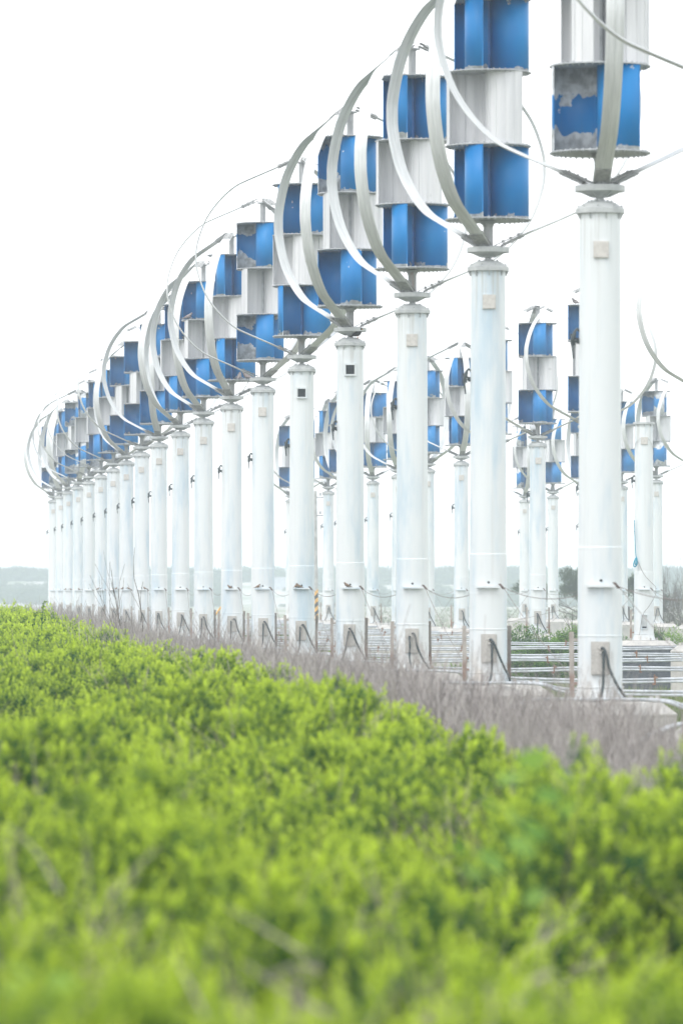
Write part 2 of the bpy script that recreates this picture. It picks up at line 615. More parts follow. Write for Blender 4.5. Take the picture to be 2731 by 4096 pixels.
HALF = [(0.20, 6.300), (0.36, 6.385), (0.667, 6.522), (1.137, 6.725), (1.37, 6.842), (1.607, 7.035), (1.842, 7.30), (2.007, 7.56),
        (2.124, 7.85), (2.194, 8.12)]
BLPTS = HALF + [(2.206, 8.33)] + [(r, 16.655 - z) for r, z in HALF[::-1]]


def blade_mesh():
    pts = spline([Vector((r, 0, z)) for r, z in BLPTS], 4)
    w, th = 0.108, 0.017
    sec = [(-w, 0.0), (-w * 0.72, th * 0.8), (-w * 0.12, th), (-w * 0.08, th * 0.72), (w * 0.02, th * 0.72), (w * 0.06, th), (w * 0.7, th * 0.8),
           (w, 0.0), (w * 0.7, -th * 0.8), (w * 0.06, -th), (w * 0.02, -th * 0.72), (-w * 0.08, -th * 0.72), (-w * 0.12, -th), (-w * 0.72, -th * 0.8)]
    n = len(sec)
    vs = []
    for i, p in enumerate(pts):
        d = (pts[min(i + 1, len(pts) - 1)] - pts[max(0, i - 1)]).normalized()
        nrm = Vector((d.z, 0, -d.x))
        for y, h in sec:
            vs.append(p + Vector((0, y, 0)) + nrm * h)
    fs = [(i * n + k, i * n + (k + 1) % n, (i + 1) * n + (k + 1) % n, (i + 1) * n + k) for i in range(len(pts) - 1) for k in range(n)]
    fs += [tuple(range(n))[::-1], tuple(range((len(pts) - 1) * n, len(pts) * n))]
    b = MB()
    b.add(vs, fs, False)
    me = b.mesh("blade", M['blade'])
    return me


def bracket_mesh(top):
    """clamp plate and bolts at one end of a blade"""
    b = MB()
    s = -1 if top else 1
    z0 = 16.655 - 6.282 if top else 6.282
    p0 = Vector((0.115, 0, z0))
    p1 = Vector((0.50, 0, z0 + s * 0.172))
    d = (p1 - p0).normalized()
    ang = math.atan2(d.z, d.x)
    rot = Matrix.Rotation(-ang, 3, 'Y')
    mid = (p0 + p1) / 2
    up = rot @ Vector((0, 0, 1))
    for sg in (-1, 1):
        b.box(mid + up * sg * 0.026, ((p1 - p0).length, 0.19, 0.012), rot)
    for i, u in enumerate((0.30, 0.58, 0.88)):
        for y in (-0.055, 0.055):
            c = p0 + (p1 - p0) * u + Vector((0, y, 0))
            b.tube([c - up * 0.045, c + up * 0.055], 0.007, 5, False)
            b.tube([c + up * 0.030, c + up * 0.042], 0.013, 6, False)
    return b.mesh("bracket", M['brk'])


def bucket_mesh(mat, seams):
    b = MB()
    N = 20
    outer, inner = [], []
    for i in range(N + 1):
        a = PI * i / N
        for r, lst in ((0.286, outer), (0.274, inner)):
            lst.append((0.322 - r * math.cos(a), -r * 1.02 * math.sin(a)))
    H = 1.036
    vs = [(x, y, z) for z in (0, H) for x, y in outer + inner]
    n = N + 1
    fs, top = [], 2 * n
    for i in range(N):
        fs.append((i, i + 1, top + i + 1, top + i))
        fs.append((n + i + 1, n + i, top + n + i, top + n + i + 1))
        fs.append((top + i, top + i + 1, top + n + i + 1, top + n + i))
        fs.append((i + 1, i, n + i, n + i + 1))
    b.add(vs, fs, not seams)
    b.add([vs[0], vs[n], vs[top + n], vs[top]], [(0, 1, 2, 3)], False)
    b.add([vs[n - 1], vs[2 * n - 1], vs[top + 2 * n - 1], vs[top + n - 1]], [(3, 2, 1, 0)], False)
    if seams:                                                    # folded vertical seams between the panels
        for i in range(2, N, 3):
            a = PI * i / N
            for r in (0.289, 0.271):
                b.box((0.322 - r * math.cos(a), -r * 1.02 * math.sin(a), H / 2), (0.010, 0.010, H - 0.01), Matrix.Rotation(-a, 3, 'Z'))
    # stiff outer lip
    b.tube([(0.603, 0, 0.004), (0.603, 0, H - 0.004)], 0.0105, 6)
    return b.mesh("bucket", mat)


def plate_mesh():
    b = MB()
    b.lathe([(0.612, 0), (0.615, 0.004), (0.615, 0.014), (0.612, 0.018)], 56, smooth=False)
    for k in range(42):                                          # flange bolts above and below
        a = 2 * PI * k / 42
        r = 0.57
        b.box((r * math.cos(a), r * math.sin(a), 0.009), (0.016, 0.016, 0.056))
    return b.mesh("end_plate", M['plate'])


def cover_mesh():
    b = MB()
    b.box((0, -0.247, 5.48), (0.185, 0.045, 0.205))
    b.box((0, -0.272, 5.48), (0.170, 0.012, 0.190))
    for x in (-0.066, 0.066):
        b.box((x, -0.280, 5.475), (0.016, 0.008, 0.016))
    return b.mesh("cover_plate", M['beige'])


def hatch_mesh():
    b = MB()
    for x, z, sx, sz in ((-0.095, 5.48, 0.03, 0.23), (0.095, 5.48, 0.03, 0.23), (0, 5.58, 0.16, 0.03), (0, 5.38, 0.16, 0.03)):
        b.box((x, -0.262, z), (sx, 0.055, sz))
    b.mat = 1
    b.box((0, -0.252, 5.48), (0.158, 0.03, 0.168))
    return b.mesh("hatch_opening", [M['tower'], M['dark']])


def panel_mesh():
    b = MB()
    b.box((0, -0.280, 0.53), (0.225, 0.032, 0.405))
    b.box((0, -0.302, 0.53), (0.205, 0.012, 0.385))
    for z in (0.60, 0.655):
        b.lathe([(0.024, 0), (0.02, 0.03)], 10, (0, 0, 0))
        for i in range(len(b.v) - 40, len(b.v)):
            x, y, w = b.v[i]
            b.v[i] = (x, -0.30 - w, z + y)
    return b.mesh("access_panel", M['panel'])


def cable_mesh(kind):
    b = MB()
    if kind == 0:
        pts = [(0, -0.315, 0.655), (0.03, -0.35, 0.645), (0.08, -0.36, 0.55), (0.15, -0.345, 0.38), (0.22, -0.31, 0.23), (0.275, -0.24, 0.14), (0.31, -0.15, 0.03)]
    elif kind == 1:
        pts = [(0, -0.315, 0.60), (0.005, -0.355, 0.575), (0.003, -0.37, 0.40), (-0.005, -0.385, 0.18), (-0.05, -0.43, 0.04), (-0.13, -0.48, 0.0), (-0.25, -0.50, -0.01)]
    else:
        pts = [(0, -0.315, 0.60), (-0.005, -0.355, 0.575), (-0.03, -0.37, 0.42), (-0.075, -0.39, 0.20), (-0.14, -0.44, 0.05), (-0.2, -0.5, 0.0), (-0.3, -0.53, -0.01)]
    if kind == 3:
        pts = [(0, -0.315, 0.655), (0.03, -0.35, 0.645), (0.06, -0.365, 0.57), (0.10, -0.36, 0.40), (0.19, -0.335, 0.21), (0.265, -0.27, 0.10), (0.33, -0.17, 0.0)]
    if kind == 4:
        pts = [(0, -0.315, 0.60), (0.0, -0.355, 0.575), (0.012, -0.37, 0.44), (0.008, -0.38, 0.26), (0.03, -0.41, 0.10), (-0.01, -0.46, 0.02), (-0.10, -0.52, -0.01)]
    b.tube(spline(pts, 5), 0.0175, 8)
    return b.mesh("cable", M['cable'])


def shelf_mesh():
    b = MB()
    b.box((0.0, -0.285, 1.412), (0.36, 0.085, 0.010))
    b.box((0.0, -0.325, 1.404), (0.36, 0.006, 0.026))
    for x in (-0.15, 0.15):
        b.box((x, -0.28, 1.395), (0.012, 0.06, 0.03))
    b.mat = 1
    for x in (0.185, 0.205):
        b.tube([(x - 0.03, -0.30, 1.45), (x, -0.31, 1.418), (x + 0.035, -0.30, 1.375)], 0.010, 5)
    return b.mesh("shelf", [M['tower'], M['wire']])


def arm_mesh():
    """dark clamp arm with a hanging bar at the tower's left edge"""
    b = MB()
    b.tube([(-0.24, -0.03, 4.50), (-0.275, -0.05, 4.53), (-0.30, -0.06, 4.50)], 0.018, 6)
    b.tube([(-0.245, -0.03, 4.40), (-0.31, -0.06, 4.415), (-0.345, -0.07, 4.43)], 0.014, 6)
    b.box((-0.325, -0.065, 4.40), (0.045, 0.02, 0.14), Matrix.Rotation(R(-9), 3, 'Y'))
    b.tube([(-0.30, -0.06, 4.50), (-0.315, -0.065, 4.44), (-0.335, -0.07, 4.36), (-0.33, -0.07, 4.30), (-0.315, -0.07, 4.17)], [0.02, 0.03, 0.022, 0.013, 0.011], 6)
    b.tube([(-0.25, -0.04, 4.36), (-0.29, -0.06, 4.39)], 0.022, 6)
    return b.mesh("arm_bracket", M['cable'])


ME = dict(tower=tower_mesh(), cap=cap_mesh(), flat=flat_cap_mesh(), hub=hub_mesh(), shaft=shaft_mesh(), blade=blade_mesh(),
          brt=bracket_mesh(True), brb=bracket_mesh(False), blue=bucket_mesh(M['blue'], False), worn=bucket_mesh(M['worn'], False), silver=bucket_mesh(M['silver'], True),
          plate=plate_mesh(), cover=cover_mesh(), hatch=hatch_mesh(), panel=panel_mesh(), shelf=shelf_mesh(), arm=arm_mesh(),
          c0=cable_mesh(0), c1=cable_mesh(1), c2=cable_mesh(2), c3=cable_mesh(3), c4=cable_mesh(4))
STAGES = [6.655, 7.708, 8.761, 9.814]


def turbine(x, d, th, ps, label, group, hatch=False, dz=0.0, cable=None, yaw=0.0, worn=()):
    """th: azimuth of one curved blade from the camera side, clockwise; ps: angle of one bucket of the lowest stage"""
    root = bpy.data.objects.new("wind_turbine", None)
    COL.objects.link(root)
    root.location = (x, d, P + dz)
    tag(root, label, "wind turbine", group)
    root.rotation_euler = (0, 0, yaw)
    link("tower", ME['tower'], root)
    link("cap", ME['cap'], root, rot=(0, 0, rng.random() * 0.6))
    link("hub", ME['hub'], root, rot=(0, 0, R(th)))
    link("shaft", ME['shaft'], root)
    for k in range(3):
        bl = link("blade", ME['blade'], root, rot=(0, 0, R(th - 90 + 120 * k)))
        link("bracket", ME['brb'], bl)
        link("bracket", ME['brt'], bl)
    for s in range(3):
        for k in range(3):
            link("bucket", ME['silver'] if s == 1 else ME['worn' if (s, k) in worn or (s, 9) in worn else 'blue'], root, (0, 0, STAGES[s] + 0.017), (0, 0, R(ps + 120 * k + (60 if s == 1 else 0))))
    for z in STAGES:
        link("end_plate", ME['plate'], root, (0, 0, z), (0, 0, rng.random()))
    link("hatch_opening" if hatch else "cover_plate", ME['hatch' if hatch else 'cover'], root, rot=(0, 0, rng.uniform(-0.04, 0.04)))
    pn = link("access_panel", ME['panel'], root, rot=(0, 0, rng.uniform(-0.05, 0.05)))
    link("cable", ME[rng.choice(['c0', 'c3'])], pn, rot=(0, 0, rng.uniform(-0.12, 0.12)))
    link("cable", ME[cable or rng.choice(['c1', 'c2', 'c4'])], pn, rot=(0, 0, rng.uniform(-0.15, 0.15)))
    link("shelf", ME['shelf'], root, rot=(0, 0, rng.uniform(-0.05, 0.05)))
    link("arm_bracket", ME['arm'], root, rot=(0, 0, rng.uniform(-0.25, 0.1)))
    return root


ORD = ["nearest", "second", "third", "fourth", "fifth", "sixth", "seventh", "eighth", "ninth", "tenth", "eleventh", "twelfth", "thirteenth",
       "fourteenth", "fifteenth", "sixteenth", "seventeenth", "eighteenth", "nineteenth"]
FX = [2398, 1951, 1648, 1400, 1207, 1052, 927, 815, 723, 637, 568, 507, 455, 406, 357, 315, 276, 245, 215]
FTH = [2, 338, 337, 338, 270, 273, 346, 341, 330, 355, 285, 333, 285, 275, 285, 250, 337, 350, 322]
FPS = [-41, -99, -99, -70, -130, -66, -106, -74, -98, -50, -46, -45, -112, -93, -100, -60, -95, -75, -55]
FRONT = []
WORN = {0: ((0, 2), (2, 1)), 3: ((2, 2),), 5: ((0, 2), (2, 2)), 14: ((0, 9), (2, 9)), 15: ((0, 9), (2, 9)), 17: ((0, 9), (2, 9)), 18: ((0, 9),)}
note = {0: "wide white tower at right, one curved blade before its blue rotor", 3: "open square hatch, black bird at its hub",
        4: "open square hatch under its cap", 18: "farthest, at the left end"}
for i in range(19):
    d = 102674 * (6.51e-4 + 1.168e-4 * i)
    x = (FX[i] - 1365.5) / FPX * d
    FRONT.append((x, d))
    if i == 0:
        lab = "nearest white wind turbine, " + note[0]
    else:
        lab = ORD[i] + " wind turbine of the front row counting back from the near right end"
        if i in note:
            lab = ORD[i] + " turbine of the front row, " + note[i]
    turbine(x, d, FTH[i], FPS[i], lab, "wind turbines of the front row", worn=WORN.get(i, ()), hatch=i in (3, 4), cable='c1' if i in (0, 1, 4) else None)
# the one just off the right edge: only its left blade reaches into the picture
xm, dm = (3032 - 1365.5) / FPX * 102674 / 1876, 102674 / 1876
turbine(xm, dm, 268, -60, "off-frame turbine whose pale curved blade crosses the top right corner", "wind turbines of the front row")

BACK2 = [  # photo x, cap height over horizon, blade azimuth, bucket angle, label
    (2829, 749, 306, -60, "off-frame turbine whose large curved blade swings in at the mid right edge", "of the off-frame second row turbine at right"),
    (2350, 630, 302, -45, "second row turbine hidden behind the nearest tower, dark blue rotor peeking out at left", "of the second row turbine hidden by the nearest tower"),
    (2149, 590, 307, -67, "clean second row turbine seen whole between the second and nearest front towers", "of the clean second row turbine left of the nearest tower"),
    (1976, 553, 312, -60, "second row turbine hidden behind the second front tower, its curved blade showing at left", "of the second row turbine hidden by the second front tower"),
    (1844, 514, 5, -104, "second row turbine, curved blade across its rotor, just left of the second front tower", "of the second row turbine left of the second front tower"),
    (1710, 486, 40, -62, "second row turbine whose right half shows beside the right edge of the third front tower", "of the second row turbine right of the third front tower"),
    (1592, 463, 350, -118, "second row turbine whose left half shows beside the left edge of the third front tower", "of the second row turbine left of the third front tower"),
    (1491, 437, 353, -20, "second row turbine standing clear between the fourth and third front towers", "of the second row turbine between fourth and third front towers"),
    (1368, 417, 320, -40, "second row turbine almost wholly behind the fourth front tower", "of the second row turbine hidden by the fourth front tower"),
    (1313, 398, 310, -116, "second row turbine standing clear between the fifth and fourth front towers", "of the second row turbine between fifth and fourth front towers"),
    (1221, 385, 300, -62, "second row turbine whose blue edge shows right beside the fifth front tower", "of the second row turbine hidden right of the fifth front tower"),
    (1164, 365, 320, -60, "farthest second row turbine, showing left beside the fifth front tower", "of the farthest second row turbine"),
]
BACK3 = [
    (2795, 464, 308, -60, "third row turbine off the right edge whose smaller curved blade reaches into the picture", "of the third row turbine off the right edge"),
    (2623, 441, 318, -60, "third row turbine with badly peeling rotor behind the bare tower at right", "of the peeling third row turbine behind the bare tower"),
    (2485, 418, 340, -20, "third row turbine showing as a blue strip along the right edge of the nearest tower", "of the third row turbine just right of the nearest tower"),
    (2333, 398, 317, -70, "third row turbine hidden behind the nearest tower, a blue sliver left of it", "of the third row turbine hidden by the nearest tower"),
    (2210, 380, 300, -50, "third row turbine standing just right of the clean second row tower", "of the third row turbine right of the clean second row tower"),
    (2096, 364, 5, -110, "third row turbine standing just left of the clean second row tower", "of the third row turbine left of the clean second row tower"),
]
ROW2, ROW3 = [], []
for lst, out, g in ((BACK2, ROW2, "wind turbines of the second row"), (BACK3, ROW3, "wind turbines of the third row")):
    for px, h, th, ps, lab, _ in lst:
        d = 102674 / h
        x = (px - 1365.5) / FPX * d
        out.append((x, d))
        turbine(x, d, th, ps, lab, g, worn=((0, 9), (2, 9)) if px in (2623, 2096) else ())

# the tower that has lost its rotor
d = 102674 / 680
xb, db = (2573 - 1365.5) / FPX * d, d
root = bpy.data.objects.new("bare_tower", None)
COL.objects.link(root)
root.location = (xb, db, P)
tag(root, "white tower without a rotor, open hatch near its foot, teal rope at its side", "tower")
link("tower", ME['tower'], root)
link("cap", ME['flat'], root)
link("cover_plate", ME['cover'], root)
link("shelf", ME['shelf'], root)
link("arm_bracket", ME['arm'], root)
b = MB()
for x, z, sx, sz in ((-0.09, 0.52, 0.022, 0.40), (0.09, 0.52, 0.022, 0.40), (0, 0.71, 0.158, 0.022), (0, 0.33, 0.158, 0.022)):
    b.box((x, -0.27, z), (sx, 0.05, sz))
b.mat = 1
b.box((0, -0.262, 0.52), (0.157, 0.02, 0.357))
b.mat = 2
b.box((0, -0.275, 0.365), (0.11, 0.02, 0.045))
link("hatch_opening", b.mesh("hatch_opening", [M['tower'], M['cap'], M['dark']]), root)
b = MB()                                                          # cord looped round the cover plate
b.tube(spline([(-0.262, -0.03, 5.25), (-0.235, -0.14, 5.40), (-0.15, -0.24, 5.52), (-0.095, -0.285, 5.55)], 6), 0.006, 5)
b.tube(spline([(0.095, -0.285, 5.55), (0.17, -0.23, 5.45), (0.235, -0.14, 5.30), (0.262, -0.03, 5.1)], 6), 0.006, 5)
link("cord", b.mesh("cord", M['white_rope']), root)
b = MB()
sc_ = 145.7
def rp(px, py, dy=-0.26):
    return ((px - 2573) / sc_, dy, 1.333 - (py - HZN) / sc_)
b.tube(spline([rp(2533, 2080, -0.2), rp(2535, 2140, -0.22), rp(2538, 2205), rp(2542, 2235, -0.28)], 5), 0.012, 6)
b.tube(spline([rp(2542, 2228, -0.28), rp(2533, 2245, -0.3), rp(2530, 2262, -0.3), rp(2536, 2267, -0.3), rp(2544, 2255, -0.3), rp(2543, 2232, -0.29)], 6), 0.017, 6)
b.tube(spline([rp(2540, 2230, -0.3), rp(2536, 2248, -0.32), rp(2537, 2260, -0.32), rp(2541, 2250, -0.31), rp(2541, 2232, -0.3)], 6), 0.013, 6)
ro = link("rope", b.mesh("rope", M['teal']), None, (xb, db, P))
tag(ro, "teal rope with a knotted coil hanging at the left edge of the bare tower", "rope")
b = MB()
b.tube(spline([rp(2544, 2240, -0.3), rp(2570, 2296, -0.34), rp(2600, 2330, -0.33), rp(2617, 2346, -0.3)], 6), 0.0055, 5)
b.tube(spline([rp(2617, 2346, -0.3), rp(2616, 2380, -0.4), rp(2590, 2425, -0.42), rp(2566, 2460, -0.4), rp(2552, 2540, -0.38)], 6), 0.0055, 5)
tag(link("loose_wire", b.mesh("loose_wire", M['wire']), None, (xb, db, P)), "thin grey wire dangling in a curve across the bare tower below the teal rope", "wire")

# ------------------------------------------------------------------ plinths, posts, pipe runs
b = MB()
b.lathe([(0.98, -P - 0.02), (0.98, -0.17), (0.99, -0.165), (0.99, -0.14), (0.80, -0.006), (0.55, 0.0)], 8, smooth=False, a0=PI / 8)
for k in range(8):
    a = 2 * PI * k / 8 + 0.2
    b.box((0.72 * math.cos(a), 0.72 * math.sin(a), 0.03), (0.05, 0.05, 0.09))
b.lathe([(0.40, -0.005), (0.40, 0.012), (0.33, 0.016)], 32, smooth=False)
me_pl = b.mesh("concrete_plinth", M['concrete'])


def plinth(x, d, lab):
    tag(link("concrete_plinth", me_pl, None, (x, d, P)), lab, "plinth", "concrete plinths under the turbines")


for i, (x, d) in enumerate(FRONT):
    plinth(x, d, "octagonal concrete plinth under the %s turbine of the front row" % ORD[i])
plinth(xm, dm, "concrete plinth off the right edge under the turbine nearest the camera")
plinth(xb, db, "concrete plinth under the bare tower that has lost its rotor")
for (x, d), row in zip(ROW2, BACK2):
    plinth(x, d, "concrete plinth " + row[5])
for (x, d), row in zip(ROW3, BACK3):
    plinth(x, d, "concrete plinth " + row[5])

b = MB()
b.box((0, 0, 0.44), (0.058, 0.008, 0.88))
b.box((-0.025, 0.03, 0.44), (0.008, 0.05, 0.879))
for z in (0.25, 0.78):
    b.box((0.05, 0.01, z), (0.07, 0.03, 0.035))
me_post = b.mesh("steel_post", M['post'])
for i, (x, d) in enumerate(FRONT):
    for sgn, nm in ((-1, "left"), (1, "right")):
        if sgn == 1 and i == 0:
            continue
        o = link("steel_post", me_post, None, (x + sgn * (0.335 if sgn < 0 else 0.30), d + (0.02 if sgn < 0 else 0.22), P - 0.03), (R(rng.uniform(-1, 1)), R(rng.uniform(-1.2, 1.2)), 0 if sgn < 0 else R(180)))
        tag(o, "rusty steel post standing at the %s side of the %s front row tower" % (nm, ORD[i]), "post", "rusty steel posts beside the towers")
for (x, d), lab in (((ROW2[2]), "clean second row tower"), ((xb, db), "bare tower without a rotor"),
                    ((ROW2[7]), "row two tower between front towers four and three"), ((ROW2[9]), "row two tower between front towers five and four"),
                    ((ROW2[4]), "tower just left of the second front tower")):
    for sgn, nm in ((-1, "left"), (1, "right")):
        if lab.startswith("bare") and sgn == 1:
            continue
        o = link("steel_post", me_post, None, (x + sgn * 0.36, d - 0.05, P - 0.03), (0, R(rng.uniform(-1.5, 1.5)), 0 if sgn < 0 else R(180)))
        tag(o, "rusty post beside the %s, %s side" % (lab, nm), "post", "rusty steel posts beside the towers")


def r2x(d):
    return -0.0833 * d + 4.45 * 4.667


def pipe_run(i, x, d):
    root = bpy.data.objects.new("pipe_run", None)
    COL.objects.link(root)
    root.location = (x, d, P)
    nm = "from off the right edge" if i < 0 else "from the %s front row tower" % ORD[i]
    tag(root, "pair of grey pipes on rusty clamps running right %s" % nm, "pipes", "pairs of pipes between the turbine rows")
    L = r2x(d) - x - 0.7
    jig = rng.uniform(-0.03, 0.03)
    for k in range(2):
        dz = -0.047 * k
        dy = -0.012 * k
        pts = [(-2.9, -1.6 + dy, -0.95 + dz), (-2.3, -1.45 + dy, -0.60 + dz), (-1.6, -1.25 + dy, -0.27 + dz), (-1.05, -1.12 + dy, -0.02 + dz * 0.4), (-0.8, -1.05 - 0.07 * k, 0.05),
               (-0.35, -0.86 - 0.07 * k, 0.045), (0.25, -0.80 - 0.07 * k, 0.045), (0.75, -0.78 - 0.07 * k, 0.03 + dz * 0.3), (1.2, -0.72 + dy, -0.05 + dz)]
        n = 6
        for q in range(1, n + 1):
            u = q / n
            pts.append((1.2 + (L - 1.2) * u, -0.72 + dy + 0.9 * u, -0.075 + jig + dz + 0.012 * math.sin(q * 2.1 + i) - 0.01 * (q % 2) + 0.02 * u))
        b = MB()
        b.tube(spline(pts, 5), 0.0205, 8)
        link("pipe", b.mesh("pipe", M['conduit']), root)
    xc = 1.5
    while xc < L - 0.4:
        u = (xc - 1.2) / (L - 1.2)
        link("clamp", me_clamp, root, (xc, -0.726 + 0.9 * u, -0.106 + jig + 0.02 * u), (0, R(rng.uniform(-8, 8)), rng.choice((0, PI))), rng.uniform(0.9, 1.15))
        xc += rng.uniform(1.2, 2.3)
    return root


b = MB()
b.box((0, 0.0, 0.008), (0.026, 0.056, 0.096))
b.box((0.024, -0.01, 0.045), (0.045, 0.05, 0.03))
b.box((-0.02, -0.02, -0.055), (0.05, 0.035, 0.03))
b.tube([(0.0, -0.02, 0.05), (0.008, -0.02, 0.095)], 0.011, 5)
me_clamp = b.mesh("clamp", M['rust'])
for i, (x, d) in enumerate(FRONT):
    pipe_run(i, x, d)
pipe_run(-1, xm, dm)

# concrete support posts under the pipes near the second row
b = MB()
b.box((0, 0, (P - 0.14) / 2), (0.26, 0.24, P - 0.14))
b.box((0.005, 0.0, P - 0.115), (0.20, 0.2, 0.05))
b.box((-0.03, -0.125, 0.75), (0.05, 0.02, 0.5))
me_cp = b.mesh("concrete_post", M['concrete'])
for i, px, lab in ((6, 2704, "pale concrete post carrying the pipes at the right edge of the picture"),):
    d = 137
    tag(link("concrete_post", me_cp, None, ((px - 1365.5) / FPX * d, d, 0.0), (0, 0, 0.05)), lab, "post")

# dark foundation wall below the bare tower
b = MB()
w = MB()
b.box((0, 0, 0.66), (3.4, 0.5, 1.32))
tag(link("foundation_wall", b.mesh("foundation_wall", M['dwall']), None, (xb + 0.35, db - 1.25, 0)), "dark rough concrete wall behind the pipes right of the nearest tower", "wall")

# bracing wires between the shelves and the posts of the next row
def wire(p, q, sag, lab, rad=0.0048):
    p, q = Vector(p), Vector(q)
    b = MB()
    pts = [p.lerp(q, u / 10) - Vector((0, 0, sag * 4 * (u / 10) * (1 - u / 10))) for u in range(11)]
    b.tube([v - p for v in pts], rad, 4, caps=False)
    tag(link("brace_wire", b.mesh("brace_wire", M['wire']), None, p), lab, "wire", "thin wires strung between the turbine rows")


ALLF = [(xm, dm)] + FRONT
for i in range(0, 14):
    (x, d), (x0, d0) = FRONT[i], ALLF[i]
    a = (x + 0.21, d - 0.3, P + 1.40)
    wire(a, (x0 - 0.33, d0 + 0.1, P + 0.30), 0.06, "thin wire falling steeply from the right end of the %s front tower's shelf" % ORD[i])
    wire(a, (x0 - 0.24, d0 - 0.1, P + 1.30), 0.10, "thin wire sagging gently from the right end of the %s front tower's shelf" % ORD[i])
S2 = [("tower hidden behind the nearest tower", 1), ("clean second row tower", 2), ("tower behind the second front tower", 3), ("tower left of the second front tower", 4),
      ("tower right of the third front tower", 5), ("tower left of the third front tower", 6), ("tower between front towers four and three", 7),
      ("tower behind the fourth front tower", 8), ("tower between front towers five and four", 9)]
for lab, k in S2:
    (x, d), (xr, dr), (xl, dl) = ROW2[k], (ROW2[k - 1] if k > 1 else (xb, db)), ROW2[k + 1]
    wire((x + 0.2, d - 0.3, P + 1.40), (xr - 0.33, dr, P + 0.3), 0.06, "thin wire falling right from the shelf of the %s" % lab)
    wire((x - 0.2, d - 0.3, P + 1.40), (xl + 0.33, dl, P + 0.3), 0.06, "thin wire falling left from the shelf of the %s" % lab)
    wire((x - 0.2, d - 0.3, P + 1.40), (xl + 0.24, dl, P + 1.3), 0.10, "thin wire sagging left from the shelf of the %s" % lab)
(xr, dr), (xl, dl) = ROW2[0], ROW2[1]
for q, zz, lab in (((xr - 0.33, dr), 0.3, "falling right"), ((xr - 0.33, dr), 1.0, "sagging right"), ((xl + 0.33, dl), 0.3, "falling left"), ((xl + 0.24, dl), 1.2, "sagging left")):
    wire((xb + (0.2 if q[0] > xb else -0.2), db - 0.3, P + 1.40), (q[0], q[1], P + zz), 0.08, "thin wire %s from the shelf of the bare tower" % lab)
wire((xb - 0.2, db - 0.3, P + 1.41), (FRONT[4][0] + 2.0, FRONT[4][1] + 6, P + 0.2), 0.1, "thin wire running far left and down from the bare tower", 0.004)

# ------------------------------------------------------------------ utility pole, power lines, shed
UD = 300.0
ux = (1259 - 1365.5) / FPX * UD
root = bpy.data.objects.new("utility_pole", None)
COL.objects.link(root)
root.location = (ux, UD, 0)
tag(root, "grey tapered utility pole with black and yellow bands beside the fifth front tower", "utility pole")
b = MB()
b.lathe([(0.20, 0), (0.165, 4.0), (0.115, 8.3)], 20)
link("pole", b.mesh("pole", M['utility']), root)
for k in range(7):
    z0 = 1.25 + 0.22 * k
    b = MB()
    n = 20
    vs = []
    for zz in (0, 0.22):
        for j in range(n + 1):
            a = 2 * PI * j / n
            r = 0.20 - 0.009 * (z0 + zz)
            vs.append(((r + 0.004) * math.cos(a), (r + 0.004) * math.sin(a), z0 + zz + 0.16 * math.cos(a)))
    b.add(vs, [(j, j + 1, n + 1 + j + 1, n + 1 + j) for j in range(n)], True)
    link("warning_band", b.mesh("warning_band", M['black_band' if k % 2 else 'yellow']), root)
for z in (6.95, 7.95):
    b = MB()
    b.box((0.45, 0, z), (1.1, 0.05, 0.05))
    link("crossarm", b.mesh("crossarm", M['insul']), root)
me_ins = None
for z in (7.0, 8.0):
    for xx in (0.3, 0.9):
        if me_ins is None:
            b = MB()
            b.lathe([(0.02, 0), (0.05, 0.03), (0.03, 0.06), (0.05, 0.09), (0.03, 0.12), (0.04, 0.16)], 8)
            me_ins = b.mesh("insulator", M['insul'])
        link("insulator", me_ins, root, (xx, 0, z + 0.03))
for k, (x0, z0, x1, z1) in enumerate(((0.3, 7.2, 45, 6.75), (0.9, 7.2, 45, 7.4), (0.3, 8.2, 45, 7.75), (0.9, 8.2, 45, 8.3))):
    b = MB()
    pts = [Vector((ux + x0 + (x1 - x0) * u / 12, UD + 40 * u / 12, z0 + (z1 - z0) * u / 12 - 0.8 * 4 * (u / 12) * (1 - u / 12))) for u in range(13)]
    b.tube([p - pts[0] for p in pts], 0.008, 4, caps=False)
    tag(link("power_line", b.mesh("power_line", M['wire']), None, pts[0]), "%s of the four faint power lines crossing the sky from the utility pole" % ["lowest", "second lowest", "second highest", "highest"][k], "power line", "power lines behind the turbines")
b = MB()
b.tube([at(862, 2460, 290) - at(862, 2460, 290), at(885, 2427, 290) - at(862, 2460, 290)], 0.05, 8)
b.tube([(0, 0, -0.03), (-1.1, 0, -1.7)], 0.02, 6)
tag(link("guy_guard", b.mesh("guy_guard", M['yellow']), None, at(862, 2460, 290)), "thin yellow slanting rod seen between the seventh and sixth front towers", "rod")

root = bpy.data.objects.new("shed", None)
COL.objects.link(root)
sp = at(1112, 2345, 1180)
root.location = sp
tag(root, "small pale ribbed shed on the far dune between the sixth and fifth towers", "shed")
b = MB()
b.box((0, 0.6, -0.4), (1.5, 1.2, 2.4))
link("wall", b.mesh("wall", M['shed']), root)
b = MB()
b.box((0, -0.02, 0), (1.5, 0.05, 0.055))
me_sl = b.mesh("slat", M['shed'])
for k in range(9):
    link("slat", me_sl, root, (0, 0, -0.2 + 0.11 * k))
b = MB()
b.box((0, 0.6, 0.84), (1.65, 1.4, 0.08))
link("roof", b.mesh("roof", M['cap']), root)
root.scale = (2.3, 2.3, 2.3)


